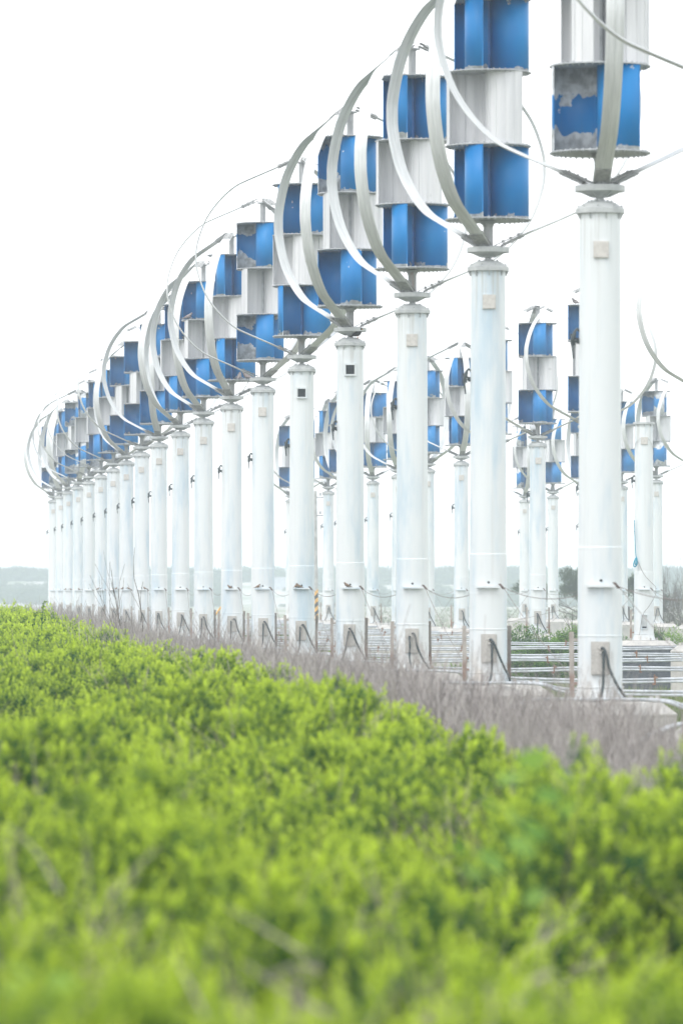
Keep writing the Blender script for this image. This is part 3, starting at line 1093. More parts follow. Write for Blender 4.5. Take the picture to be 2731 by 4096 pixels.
# ------------------------------------------------------------------ vegetation
def leaves_mesh(name, items, mats, slot=None, fold=0.25):
    """items: (base, direction, side, length, width, young); each leaf is a folded four-triangle blade"""
    n = len(items)
    V = np.zeros((n, 6, 3), np.float32)
    Y = np.zeros((n, 6), np.float32)
    for i, (p, d, s, L, w, yg) in enumerate(items):
        p, d, s = np.asarray(p), np.asarray(d), np.asarray(s)
        up = np.cross(s, d)
        V[i, 0] = p
        V[i, 1] = p + d * L * 0.55 - s * w * 0.5 + up * w * fold
        V[i, 2] = p + d * L * 0.55
        V[i, 3] = p + d * L * 0.55 + s * w * 0.5 + up * w * fold
        V[i, 4] = p + d * L * 0.97 - up * L * 0.10
        V[i, 5] = p + d * L * 0.9
        Y[i] = yg
    me = bpy.data.meshes.new(name)
    off = (np.arange(n) * 6)[:, None]
    F = np.concatenate([off + np.array([0, 2, 1]), off + np.array([0, 3, 2]), off + np.array([1, 2, 4]), off + np.array([2, 3, 4])], axis=1).reshape(-1, 3)
    me.vertices.add(n * 6)
    me.vertices.foreach_set("co", V.reshape(-1))
    me.loops.add(F.size)
    me.loops.foreach_set("vertex_index", F.reshape(-1).astype(np.int32))
    me.polygons.add(len(F))
    me.polygons.foreach_set("loop_start", (np.arange(len(F)) * 3).astype(np.int32))
    at_ = me.attributes.new("young", 'FLOAT', 'POINT')
    at_.data.foreach_set("value", Y.reshape(-1))
    me.update(calc_edges=True)
    for m in (mats if isinstance(mats, list) else [mats]):
        me.materials.append(m)
    return me


def unit(v):
    return v / (np.linalg.norm(v) + 1e-9)


def sprig_items(r, h, n, L, W, org=(0, 0, 0), lean=(0, 0)):
    """upright leafy shoot: leaves spiral up a stem, the youngest at the tip"""
    out = []
    org = np.asarray(org, float)
    for k in range(n):
        u = (k + 0.5) / n
        a = k * 2.4 + r.uniform(-0.3, 0.3)
        elev = 0.15 + 1.05 * u + r.uniform(-0.25, 0.25)
        d = np.array([math.cos(a) * math.cos(elev), math.sin(a) * math.cos(elev), math.sin(elev)])
        d = unit(d)
        s = unit(np.cross(d, [0.1, 0.05, 1.0]))
        p = org + np.array([lean[0] * u * h, lean[1] * u * h, h * u * 0.85])
        sz = L * (1.0 - 0.35 * u) * r.uniform(0.8, 1.2)
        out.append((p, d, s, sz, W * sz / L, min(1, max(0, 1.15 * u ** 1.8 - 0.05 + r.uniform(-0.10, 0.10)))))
    return out


PROTO = bpy.data.collections.new("prototypes")      # source shapes for ground cover, not in the scene


def proto(me):
    o = bpy.data.objects.new(me.name, me)
    PROTO.objects.link(o)
    return o


def scatter(name, protos, pts, rots, scl, idx):
    """ground cover: one object that instances a few plant shapes over points"""
    col = bpy.data.collections.new(name + "_shapes")
    for k, o in enumerate(protos):
        o.name = "shape_%03d" % k + o.name
        col.objects.link(o)
    me = bpy.data.meshes.new(name)
    me.vertices.add(len(pts))
    me.vertices.foreach_set("co", np.asarray(pts, np.float32).reshape(-1))
    a = me.attributes.new("rot", 'FLOAT_VECTOR', 'POINT')
    a.data.foreach_set("vector", np.asarray(rots, np.float32).reshape(-1))
    a = me.attributes.new("scl", 'FLOAT', 'POINT')
    a.data.foreach_set("value", np.asarray(scl, np.float32))
    a = me.attributes.new("idx", 'INT', 'POINT')
    a.data.foreach_set("value", np.asarray(idx, np.int32))
    o = link(name, me)
    ng = bpy.data.node_groups.new(name, 'GeometryNodeTree')
    ng.interface.new_socket("Geometry", in_out='INPUT', socket_type='NodeSocketGeometry')
    ng.interface.new_socket("Geometry", in_out='OUTPUT', socket_type='NodeSocketGeometry')
    N = ng.nodes
    gi, go = N.new('NodeGroupInput'), N.new('NodeGroupOutput')
    ci = N.new('GeometryNodeCollectionInfo')
    ci.inputs[0].default_value = col
    ci.inputs["Separate Children"].default_value = True
    ci.inputs["Reset Children"].default_value = True
    ip = N.new('GeometryNodeInstanceOnPoints')
    ip.inputs["Pick Instance"].default_value = True

    def named(nm, ty):
        q = N.new('GeometryNodeInputNamedAttribute')
        q.data_type = ty
        q.inputs[0].default_value = nm
        return q.outputs[0]
    e2r = N.new('FunctionNodeEulerToRotation')
    ng.links.new(named("rot", 'FLOAT_VECTOR'), e2r.inputs[0])
    ng.links.new(gi.outputs[0], ip.inputs["Points"])
    ng.links.new(ci.outputs[0], ip.inputs["Instance"])
    ng.links.new(named("idx", 'INT'), ip.inputs["Instance Index"])
    ng.links.new(e2r.outputs[0], ip.inputs["Rotation"])
    ng.links.new(named("scl", 'FLOAT'), ip.inputs["Scale"])
    ng.links.new(ip.outputs[0], go.inputs[0])
    md = o.modifiers.new("scatter", 'NODES')
    md.node_group = ng
    return o


def strip_mesh(name, strands, mat, wid):
    """thin three-sided stems; strands: lists of points with radii and a pale share"""
    b = MB()
    yo = []
    for pts, r0, r1, yg in strands:
        n = len(pts)
        b.tube(pts, [r0 + (r1 - r0) * k / (n - 1) for k in range(n)], 3, False, caps=False)
        yo += [yg] * (n * 3)
    me = b.mesh(name, mat)
    a = me.attributes.new("young", 'FLOAT', 'POINT')
    a.data.foreach_set("value", yo)
    return me


# --- canopy of the shrub belt in front of the row
DIPS = [(-2.75, 48, 0.8, 5.0, 1.1), (-3.3, 44, 0.9, 3.0, 0.6), (-0.63, 24.3, 0.36, 2.2, 1.1), (1.0, 16.8, 0.42, 1.9, 1.25), (0.62, 18.0, 0.15, 0.9, 0.5), (-0.9, 26, 0.5, 2.2, 0.5),
        (1.35, 20.0, 0.4, 1.4, 0.55), (0.3, 16.5, 0.28, 1.0, 0.55), (-0.35, 14.0, 0.3, 0.8, 0.5), (0.45, 25, 0.4, 1.7, 0.5), (-0.75, 15.5, 0.2, 0.9, 0.45), (0.05, 12.6, 0.2, 0.6, 0.5),
        (-1.2, 33, 0.5, 1.6, 0.45), (-0.2, 31, 0.4, 1.6, 0.4), (0.85, 29, 0.4, 1.8, 0.4), (0.6, 18.6, 0.2, 0.9, 0.4), (-0.1, 18.5, 0.18, 0.9, 0.35), (-6.7, 112, 1.1, 14.0, -0.18)]


def canopy(x, y):
    z = ZC - 1.26 + 0.20 * mnoise.noise(Vector((x * 0.8, y * 0.45, 1.7))) + 0.75 * min(0.42, abs(mnoise.noise(Vector((x * 0.95 + 3.1, y * 0.36, 5.2))))) + 0.30 * min(0.4, abs(mnoise.noise(Vector((x * 2.6, y * 0.95, 7.7)))))
    z += 0.0026 * max(0, y - 45)
    z -= 0.28 * max(0, 1 - max(0, edge_c(y) - x - 0.0833 * y) / 1.1)
    for cx, cy_, sx, sy, dep in DIPS:
        z -= dep * math.exp(-((x - cx) / sx) ** 2 - ((y - cy_) / sy) ** 2)
    return z


def edge_c(y):
    return 4.40 + 0.42 * mnoise.noise(Vector((y * 0.16, 3.3, 0.0))) + 0.18 * mnoise.noise(Vector((y * 0.6, 8.3, 0.0)))


pr = random.Random(3)
shapes = []
for k in range(7):
    items = []
    for q in range(3):
        a = q * 2.1 + pr.random()
        rr = 0.0 if q == 0 else 0.04
        items += sprig_items(pr, 0.105 * pr.uniform(0.8, 1.3), 14, 0.035, 0.0165, (rr * math.cos(a), rr * math.sin(a), pr.uniform(-0.03, 0.02)), (pr.uniform(-0.3, 0.3), pr.uniform(-0.3, 0.3)))
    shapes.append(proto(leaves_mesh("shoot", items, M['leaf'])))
pts, rots, scl, idx = [], [], [], []


def add_shoots(y0, y1, dens, size, depth):
    n = int((0.068 * (y0 + y1) + 1.6) * (y1 - y0) * dens)
    for _ in range(n):
        y = pr.uniform(y0, y1)
        half = 0.066 * y + 0.5
        x = pr.uniform(-half, half)
        cc = x + 0.0833 * y
        e = edge_c(y)
        if cc > e:
            if pr.random() > 0.30 * math.exp(-(cc - e) / 1.1):
                continue
        u = pr.random() ** 1.7
        z = canopy(x, y) - depth * u - max(0, cc - e + 0.25) * 0.5
        pts.append((x, y, z))
        rots.append((pr.uniform(-0.45, 0.45), pr.uniform(-0.45, 0.45), pr.uniform(0, 6.28)))
        scl.append(size * (0.65 + 1.0 * pr.random() ** 1.5))
        idx.append(pr.randrange(7))


add_shoots(8.5, 18, 230, 1.0, 0.55)
add_shoots(18, 30, 175, 1.05, 0.50)
add_shoots(30, 55, 125, 1.15, 0.42)
add_shoots(55, 90, 85, 1.3, 0.40)
add_shoots(90, 150, 36, 1.9, 0.40)
NSH = len(pts)
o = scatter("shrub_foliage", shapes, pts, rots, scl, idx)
tag(o, "dense bright green coastal shrubs filling the foreground below the turbines", "shrubs", kind='stuff')

# woody stems under the canopy
strands = []
for k in range(16):
    a = pr.uniform(0, 6.28)
    l = pr.uniform(0.3, 0.9)
    pt = [Vector((pr.uniform(-0.15, 0.15), pr.uniform(-0.15, 0.15), 0))]
    dv = Vector((math.cos(a) * 0.5, math.sin(a) * 0.5, 1)).normalized()
    for q in range(4):
        dv = (dv + Vector((pr.uniform(-0.3, 0.3), pr.uniform(-0.3, 0.3), pr.uniform(-0.1, 0.2)))).normalized()
        pt.append(pt[-1] + dv * 0.42 * l)
    strands.append((pt, 0.010, 0.003, pr.random() * 0.4))
stemp = [proto(strip_mesh("stems", strands, M['bark'], 1))]
pts, rots, scl, idx = [], [], [], []
for _ in range(1500):
    y = 8 + 92 * pr.random() ** 1.5
    x = pr.uniform(-0.066 * y - 0.5, 0.066 * y + 0.5)
    if x + 0.0833 * y > edge_c(y):
        continue
    pts.append((x, y, canopy(x, y) - 1.35))
    rots.append((0, 0, pr.uniform(0, 6.28)))
    scl.append(pr.uniform(0.8, 1.15))
    idx.append(0)
tag(scatter("shrub_stems", stemp, pts, rots, scl, idx), "brown woody stems inside the foreground shrubs", "stems", kind='stuff')

pts, rots, scl, idx = [], [], [], []
tsh = []
for k in range(4):
    strands = []
    for q in range(2):
        dv = Vector((pr.uniform(-0.7, 0.7), pr.uniform(-0.4, 0.4), 1)).normalized()
        p0 = Vector((0, 0, 0))
        pt = [p0, p0 + dv * 0.25, p0 + dv * 0.5 + Vector((0.04 * (q - 0.5), 0, 0)), p0 + dv * 0.72 + Vector((0.10 * (q - 0.5), 0, -0.02))]
        strands.append((pt, 0.0055, 0.0016, 0.5))
        for j in range(5):
            b0 = p0 + dv * pr.uniform(0.2, 0.65)
            bd = (dv + Vector((pr.uniform(-0.8, 0.8), pr.uniform(-0.6, 0.6), 0))).normalized()
            strands.append(([b0, b0 + bd * 0.1, b0 + bd * pr.uniform(0.16, 0.26)], 0.003, 0.0012, 0.5))
    tsh.append(proto(strip_mesh("twigs", strands, M['palewood'], 1)))
for _ in range(900):
    y = 10 + 75 * pr.random() ** 1.4
    x = pr.uniform(-0.066 * y - 0.4, 0.066 * y + 0.4)
    if x + 0.0833 * y > edge_c(y) + 0.2:
        continue
    pts.append((x, y, canopy(x, y) - 0.55))
    rots.append((pr.uniform(-0.5, 0.5), pr.uniform(-0.6, 0.6), pr.uniform(0, 6.28)))
    scl.append(pr.uniform(0.7, 1.15))
    idx.append(pr.randrange(4))
tag(scatter("shrub_twigs", tsh, pts, rots, scl, idx), "thin pale dead twigs poking through the foreground shrubs", "twigs", kind='stuff')

# dry grey stalks between the shrubs and the front row
dshapes = []
for k in range(6):
    strands = []
    for q in range(24):
        a, rr = pr.uniform(0, 6.28), 0.28 * math.sqrt(pr.random())
        h = pr.uniform(0.9, 1.45)
        ln = Vector((pr.uniform(-0.22, 0.06), pr.uniform(-0.15, 0.15), 1)).normalized()
        p0 = Vector((rr * math.cos(a), rr * math.sin(a), 0))
        cur = Vector((pr.uniform(-0.10, 0.05), pr.uniform(-0.05, 0.05), 0))
        pt = [p0, p0 + ln * h * 0.4, p0 + ln * h * 0.75 + cur * 0.5, p0 + ln * h + cur * 1.6]
        yg = pr.random() ** 3
        strands.append((pt, 0.0046, 0.0018, yg))
        for s in range(6):
            u = pr.uniform(0.4, 0.98)
            b0 = p0 + ln * h * u + cur * max(0, (u - 0.5)) * 1.5
            bd = Vector((pr.uniform(-0.75, 0.55), pr.uniform(-0.5, 0.5), pr.uniform(0.5, 1.0))).normalized()
            bl = pr.uniform(0.10, 0.34)
            strands.append(([b0, b0 + bd * bl * 0.6, b0 + bd * bl + Vector((0, 0, bl * 0.12))], 0.0026, 0.0014, yg))
    if k >= 4:                                             # broken, bent and leaning straw
        for q in range(14):
            a, rr = pr.uniform(0, 6.28), 0.3 * math.sqrt(pr.random())
            p0 = Vector((rr * math.cos(a), rr * math.sin(a), 0))
            dv = Vector((pr.uniform(-0.9, 0.7), pr.uniform(-0.6, 0.6), 1)).normalized()
            h = pr.uniform(0.6, 1.2)
            kink = Vector((pr.uniform(-0.8, 0.8), pr.uniform(-0.4, 0.4), pr.uniform(-0.5, 0.3))).normalized()
            strands.append(([p0, p0 + dv * h * 0.6, p0 + dv * h * 0.6 + kink * h * 0.3, p0 + dv * h * 0.6 + kink * h * 0.5], 0.0052, 0.002, pr.uniform(0.4, 1)))
    dshapes.append(proto(strip_mesh("stalks", strands, M['dry'], 1)))
pts, rots, scl, idx = [], [], [], []
for _ in range(17000):
    y = pr.uniform(17, 215)
    if pr.random() > 0.35 + 0.65 * min(1, 60 / y):
        continue
    cc = pr.uniform(3.6, 7.7) + (0 if pr.random() < 0.68 else pr.uniform(-2.6, 0.6) * (y > 60))
    x = cc - 0.0833 * y
    if abs(x) > 0.066 * y + 0.6:
        continue
    e = edge_c(y)
    if cc < e - 0.3 and y < 60:
        continue
    if cc > 7.0 and pr.random() < (cc - 7.0) * 1.2:
        continue
    dens = mnoise.noise(Vector((x * 0.9, y * 0.35, 4.4)))
    if dens < -0.16 and pr.random() < 0.8:
        continue
    hgt = (1.15 if y < 66 else 1.09) + 0.26 * dens + 0.13 * min(1, max(0, (y - 52) / 28)) * min(1, max(0, 6.9 - cc)) - 0.16 * max(0, cc - 6.2) - (0.10 if y < 45 else 0)
    pts.append((x, y, 0.0))
    rots.append((pr.uniform(-0.08, 0.08), pr.uniform(-0.1, 0.06), pr.uniform(-0.5, 0.5)))
    scl.append(hgt * pr.uniform(0.62, 1.16))
    idx.append(pr.randrange(6))
NDR = len(pts)
tag(scatter("dry_stalks", dshapes, pts, rots, scl, idx), "band of dry grey brown stalks between the green shrubs and the towers", "dry stalks", kind='stuff')

# grass tufts and low growth between the rows
gsh = []
for k in range(3):
    it = []
    for q in range(40):
        a = pr.uniform(0, 6.28)
        d = unit(np.array([math.cos(a) * 0.35, math.sin(a) * 0.35, 1.0]))
        it.append((np.array([pr.uniform(-0.25, 0.25), pr.uniform(-0.25, 0.25), 0]), d, unit(np.cross(d, [1, 0.2, 0.1])), pr.uniform(0.12, 0.3), 0.014, pr.random()))
    gsh.append(proto(leaves_mesh("tuft", it, M['grass'])))
pts, rots, scl, idx = [], [], [], []
for _ in range(9000):
    y = pr.uniform(90, 330)
    x = pr.uniform(-0.0833 * y + 8, 0.07 * y + 1)
    if mnoise.noise(Vector((x * 0.15, y * 0.07, 2.0))) < -0.05:
        continue
    pts.append((x, y, 0))
    rots.append((0, 0, pr.uniform(0, 6.28)))
    scl.append(pr.uniform(0.7, 1.7))
    idx.append(pr.randrange(3))
tag(scatter("grass", gsh, pts, rots, scl, idx), "short green grass on the sandy ground between the turbine rows", "grass", kind='stuff')

# scrub on the dune
bsh = []
for k in range(4):
    it = []
    for q in range(420):
        v = np.array([pr.gauss(0, 1), pr.gauss(0, 1), pr.gauss(0, 1)])
        v = unit(v) * pr.uniform(0.55, 1.0)
        p = np.array([v[0] * 0.9, v[1] * 0.9, 0.35 + v[2] * 0.5 + 0.12 * math.sin(v[0] * 7 + k)])
        d = unit(v + np.array([pr.uniform(-0.6, 0.6), pr.uniform(-0.6, 0.6), pr.uniform(0, 0.9)]))
        it.append((p, d, unit(np.cross(d, [0.3, 0.5, 0.8])), pr.uniform(0.10, 0.24), 0.09, pr.uniform(0, 1)))
    for q in range(26):
        p = np.array([pr.uniform(-0.7, 0.7), pr.uniform(-0.7, 0.7), 0.5])
        it.append((p, unit(np.array([pr.uniform(-0.4, 0.4), 0, 1.0])), np.array([1.0, 0, 0]), pr.uniform(0.4, 0.75), 0.05, 0.4))
    bsh.append(proto(leaves_mesh("bush", it, M['leaf_far'])))
pts, rots, scl, idx = [], [], [], []
for _ in range(6500):
    y = pr.uniform(1030, 1300) if pr.random() < 0.75 else pr.uniform(1250, 1400)
    x = pr.uniform(-0.075 * y, 0.075 * y)
    ridge = y > 1250
    q = mnoise.noise(Vector((x * 0.04, y * 0.02, 6.0)))
    if q < (-0.12 if not ridge else -0.2):
        continue
    pts.append((x, y, dune_z(x, y) - 0.1))
    rots.append((0, 0, pr.uniform(0, 6.28)))
    scl.append((0.4 + 0.9 * pr.random() ** 2 + 0.5 * max(0, q)) * (2.6 if ridge else 1.7))
    idx.append(pr.randrange(4))
tag(scatter("dune_scrub", bsh, pts, rots, scl, idx), "hazy green scrub covering the far dune along the horizon", "scrub", kind='stuff')


# --- single plants
def branchy(b, p, d, L, r, depth, rnd, tips, spread=0.6, droop=0.0, n=6):
    pt = [p]
    dv = d.copy()
    for k in range(3):
        dv = (dv + Vector((rnd.uniform(-1, 1), rnd.uniform(-1, 1), rnd.uniform(-0.5, 0.8))) * 0.18 + Vector((0, 0, -droop))).normalized()
        pt.append(pt[-1] + dv * L / 3)
    b.tube(pt, [r, r * 0.88, r * 0.76, r * 0.62], n if depth > 1 else 4, caps=False)
    tips.append((pt[-1], dv.copy(), depth))
    tips.append((pt[-2], dv.copy(), depth))
    if depth == 0:
        return
    for k in range(rnd.choice((2, 3, 3))):
        q = pt[rnd.choice((1, 2, 3))]
        nd = (dv + Vector((rnd.uniform(-1, 1), rnd.uniform(-1, 1), rnd.uniform(-0.3, 0.8))) * spread).normalized()
        branchy(b, q, nd, L * rnd.uniform(0.6, 0.85), r * 0.6, depth - 1, rnd, tips, spread, droop, n)


def shrub(name, cat, loc, w, h, dens, label, mat, seed, group=None):
    rnd = random.Random(seed)
    root = bpy.data.objects.new(name, None)
    COL.objects.link(root)
    root.location = loc
    tag(root, label, cat, group)
    lob = [(rnd.uniform(-0.36, 0.36) * w, rnd.uniform(-0.25, 0.25) * w, rnd.uniform(0.22, 0.80) * h, rnd.uniform(0.22, 0.36) * w) for _ in range(14)]
    it = []
    for q in range(dens):
        cx, cy_, cz, rr = rnd.choice(lob)
        v = unit(np.array([rnd.gauss(0, 1), rnd.gauss(0, 1), rnd.gauss(0, 1)])) * rr * rnd.uniform(0.45, 1.05)
        p = np.array([cx, cy_, cz]) + v * np.array([1, 1, 0.75])
        if p[2] < 0.05:
            continue
        it += sprig_items(rnd, 0.10, 5, 0.085, 0.04, p, (rnd.uniform(-0.4, 0.4), rnd.uniform(-0.4, 0.4)))
    link("foliage", leaves_mesh("foliage", it, mat), root)
    b = MB()
    for k in range(6):
        cx, cy_, cz, rr = lob[k]
        tips = []
        d = Vector((cx, cy_, cz)).normalized()
        branchy(b, Vector((cx * 0.1, cy_ * 0.1, 0)), d, cz * 0.8, 0.02, 2, rnd, tips, 0.5)
    link("stems", b.mesh("stems", M['bark']), root)
    return root


def gp(px, d):
    return ((px - 1365.5) / FPX * d, d, 0)


for k, (px, d, w, h, n, lab) in enumerate((
        (2085, 157, 1.5, 1.85, 2600, "rounded green shrub left of the clean second row tower, behind the pipes"),
        (2245, 160, 1.9, 2.0, 3600, "large green shrub behind the pipes just left of the nearest tower"),
        (2165, 155, 1.5, 1.5, 2200, "low green shrub under the pipes in front of the clean second row tower"),
        (2485, 172, 0.9, 1.6, 500, "green shrub left of the bare tower's foot"),
        (2640, 192, 1.3, 1.62, 800, "green shrub right of the bare tower's foot"),
        (2745, 186, 1.4, 1.72, 800, "green shrub at the right edge beyond the bare tower"),
        (1780, 140, 1.0, 0.95, 450, "small green shrub under the pipes left of the second front tower"),
        (1285, 170, 0.9, 1.15, 450, "small green shrub under the pipes left of the fourth front tower"),
        (1510, 160, 1.0, 1.0, 400, "small green shrub under the pipes left of the third front tower"),
        (985, 230, 1.2, 1.5, 400, "green shrub seen between the seventh and sixth front towers"),
        (1135, 230, 1.3, 1.6, 400, "green shrub seen between the sixth and fifth front towers"))):
    shrub("green_shrub", "shrub", gp(px, d), w, h, n, lab, M['leaf_mid'], 40 + k, "green shrubs between the turbine rows")


def tree(name, px, d, h, w, base, n, label, seed, mat, leafL=0.30, droop=0.0):
    rnd = random.Random(seed)
    root = bpy.data.objects.new(name, None)
    COL.objects.link(root)
    root.location = gp(px, d)
    tag(root, label, "tree")
    b = MB()
    tips = []
    b.tube([(0, 0, 0), (0.05, 0, h * 0.25), (-0.03, 0.05, h * 0.45)], [0.10, 0.08, 0.06], 8)
    for k in range(7):
        a = k * 0.95 + rnd.random()
        up = rnd.uniform(0.25, 1.1)
        branchy(b, Vector((0, 0, h * rnd.uniform(0.25, 0.45))), Vector((math.cos(a), math.sin(a) * 0.8, up)).normalized(), w * 0.34, 0.035, 2, rnd, tips, 0.55, droop)
    link("trunk", b.mesh("trunk", M['bark']), root)
    if n:
        it = []
        tp = [t_ for t_ in tips if t_[0].z > base]
        for q in range(n):
            p, dv, _ = rnd.choice(tp)
            p = np.array(p) + np.array([rnd.gauss(0, 0.12), rnd.gauss(0, 0.12), rnd.gauss(0.03, 0.10)])
            d_ = unit(np.array(dv) * 0.7 + np.array([rnd.uniform(-0.8, 0.8), rnd.uniform(-0.8, 0.8), rnd.uniform(-0.1, 1.1)]))
            it.append((p, d_, unit(np.cross(d_, [0.4, 0.6, 0.3])), leafL * rnd.uniform(0.6, 1.2), 0.035, rnd.random()))
        link("crown", leaves_mesh("crown", it, mat), root)
    return root


tree("casuarina_tree", 2318, 325, 4.2, 5.4, 2.3, 9000, "spreading feathery green tree far behind the nearest tower, bare lower branches", 7, M['needle'])
tree("casuarina_tree", 2515, 300, 4.3, 3.6, 0.3, 14000, "dark green feathery tree between the nearest tower and the bare tower", 9, M['needle'])


def bare(name, loc, n, h, spread, rad, label, seed, cat="bare shrub", mat='dead', lean=(0, 0), depth=3):
    rnd = random.Random(seed)
    b = MB()
    for k in range(n):
        a = rnd.uniform(0, 6.28)
        d = Vector((math.cos(a) * spread + lean[0], math.sin(a) * spread + lean[1], 1)).normalized()
        branchy(b, Vector((rnd.uniform(-0.1, 0.1), rnd.uniform(-0.1, 0.1), 0)), d, h * rnd.uniform(0.35, 0.5), rad * rnd.uniform(0.6, 1), depth, rnd, [], 0.32, 0.0, 4)
    o = link(name, b.mesh(name, M[mat]), None, loc)
    return tag(o, label, cat)


bare("bare_shrub", gp(2672, 285), 16, 3.5, 0.30, 0.022, "leafless grey brown shrub at the right edge beyond the bare tower", 21, mat='bark', lean=(-0.15, 0), depth=4)
bare("bare_shrub", gp(2738, 292), 14, 3.7, 0.30, 0.022, "leafless shrub cut by the right edge of the picture", 22, mat='bark', depth=4)
for k, (px, d, w, h, n, lab) in enumerate(((2262, 335, 2.8, 1.9, 900, "grey green bush on the sand below the spreading feathery tree"), (2700, 300, 2.6, 1.5, 700, "low green bush at the foot of the leafless shrub at right"),
                                           (2010, 360, 2.6, 1.6, 600, "grey green bush far behind, right of the second front tower"), (1790, 380, 3.0, 1.7, 600, "grey green bush far behind, left of the second front tower"),
                                           (1540, 400, 3.0, 1.8, 600, "grey green bush far behind, left of the third front tower"))):
    shrub("far_bush", "bush", gp(px, d), w, h, n, lab, M['leaf_far'], 90 + k, "grey green bushes beyond the turbines")
bare("bare_shrub", (-3.85, 100, 0.7), 4, 3.2, 0.15, 0.014, "tall leafless shrub with thin twigs in front of the ninth and tenth front towers", 23, lean=(-0.12, 0), depth=2, mat='bark')
bare("bare_shrub", (-4.75, 108, 0.6), 3, 2.2, 0.2, 0.012, "low leafless shrub before the thirteenth and twelfth front towers", 25, lean=(-0.2, 0), depth=2)
bare("bare_shrub", (-6.6, 125, 0.9), 4, 1.8, 0.25, 0.012, "dark leafless shrub at the foot of the farthest front towers", 26, lean=(-0.35, 0), depth=2, mat='bark')

# leafy weed that stands above the shrubs at left
rnd = random.Random(5)
root = bpy.data.objects.new("leafy_weed", None)
COL.objects.link(root)
wp = at(165, 2530, 95)
root.location = wp
tag(root, "tall pale green leafy weed rising above the shrubs at left, before the farthest towers", "weed")
b = MB()
for dx, hh in ((0.0, 0.50), (-0.14, 0.30), (-0.32, 0.24)):
    b.tube([(dx, 0, -0.5), (dx + 0.02, 0, hh * 0.5), (dx + 0.05, 0, hh)], [0.012, 0.009, 0.006], 5)
link("stem", b.mesh("stem", M['vine']), root)
it = []
for dx, hh in ((0.0, 0.52), (-0.14, 0.32), (-0.32, 0.26)):
    for k in range(16):
        u = rnd.random() ** 0.6
        a = rnd.uniform(0, 6.28)
        d_ = unit(np.array([math.cos(a), math.sin(a), rnd.uniform(0.1, 0.9)]))
        it.append((np.array([dx + 0.04 * u, 0, hh * u]), d_, unit(np.cross(d_, [0, 0.1, 1])), rnd.uniform(0.06, 0.12), 0.06, rnd.random()))
link("leaves", leaves_mesh("leaves", it, M['leaf']), root)


# large pale vine leaves in the foreground
def vine_leaf_mesh():
    b = MB()
    outline = [(0, 0.0), (0.32, -0.06), (0.5, 0.18), (0.46, 0.48), (0.28, 0.8), (0.0, 1.0), (-0.28, 0.8), (-0.46, 0.48), (-0.5, 0.18), (-0.32, -0.06)]
    mid = [(0, 0.0, 0), (0, 0.35, -0.05), (0, 0.7, -0.03), (0, 1.0, -0.06)]
    vs = [(x, y, 0.10 * abs(x) + 0.04 * math.sin(y * 5) - 0.1 * y * y) for x, y in outline] + [(0, 0.35, -0.055), (0, 0.7, -0.09)]
    b.add(vs, [(0, 1, 2, 10), (10, 2, 3), (10, 3, 4, 11), (11, 4, 5), (11, 5, 6), (10, 11, 6, 7), (10, 7, 8), (0, 10, 8, 9)], True)
    me = b.mesh("leaf", M['vine'])
    a = me.attributes.new("young", 'FLOAT', 'POINT')
    a.data.foreach_set("value", [0.5] * len(vs))
    return me


me_vl = vine_leaf_mesh()
me_yl = me_vl.copy()
me_yl.materials.clear()
me_yl.materials.append(M['yleaf'])


def vine(spec, label, seed):
    rnd = random.Random(seed)
    root = bpy.data.objects.new("broadleaf_vine", None)
    COL.objects.link(root)
    tag(root, label, "vine")
    ps = [at(px * 1.7417, py * 1.7417, d) for px, py, d, s, y in spec]
    c = sum(ps, Vector()) / len(ps)
    root.location = c
    for (px, py, d, s, yel), p in zip(spec, ps):
        link("leaf", me_yl if yel else me_vl, root, p - c, (rnd.uniform(0.3, 1.1), rnd.uniform(-0.5, 0.5), rnd.uniform(-2.6, 2.6)), s * rnd.uniform(0.7, 0.95))
    b = MB()
    q = sorted([p - c for p in ps], key=lambda v: v.y)
    q = sorted(q, key=lambda v: v.z)
    b.tube(spline([Vector((q[0].x, q[0].y, q[0].z - 1.2))] + [v - Vector((0, 0, 0.03)) for v in q[::3]], 4), 0.003, 5)
    link("stem", b.mesh("stem", M['vine']), root)


vine([(1160, 1800, 14.5, 0.095, 0), (1205, 1762, 14.6, 0.09, 0), (1120, 1850, 14.3, 0.075, 0), (1235, 1930, 14.0, 0.095, 0), (1190, 1960, 13.9, 0.085, 0), (1150, 2000, 13.7, 0.10, 0),
      (1110, 2020, 13.6, 0.085, 0), (1085, 1945, 13.9, 0.06, 1), (1250, 1840, 14.3, 0.075, 0), (1290, 1875, 14.2, 0.07, 0), (1060, 1960, 13.9, 0.06, 0), (1220, 2075, 13.3, 0.075, 0),
      (1300, 1790, 14.5, 0.08, 0), (1180, 1890, 14.1, 0.085, 0)],
     "pale green broad leaved vine climbing over the shrubs at right of the foreground", 3)
vine([(30, 2270, 12.1, 0.13, 0), (95, 2300, 11.9, 0.12, 0), (150, 2285, 12.0, 0.09, 0), (20, 2335, 11.6, 0.13, 0), (110, 2345, 11.5, 0.12, 0), (60, 2240, 12.3, 0.08, 0)],
     "pale green broad leaves in the bottom left corner of the foreground", 4)


def twig(spec, rad, label, mat='palewood'):
    ps = [at(px * 1.7417, py * 1.7417, d) for px, py, d in spec]
    b = MB()
    b.tube([v - ps[0] for v in spline(ps, 5)], [rad * (1 - 0.75 * k / (5 * (len(ps) - 1))) for k in range(5 * (len(ps) - 1) + 1)], 6)
    tag(link("dead_twig", b.mesh("dead_twig", M[mat]), None, ps[0]), label, "twig", "dead twigs among the foreground shrubs")


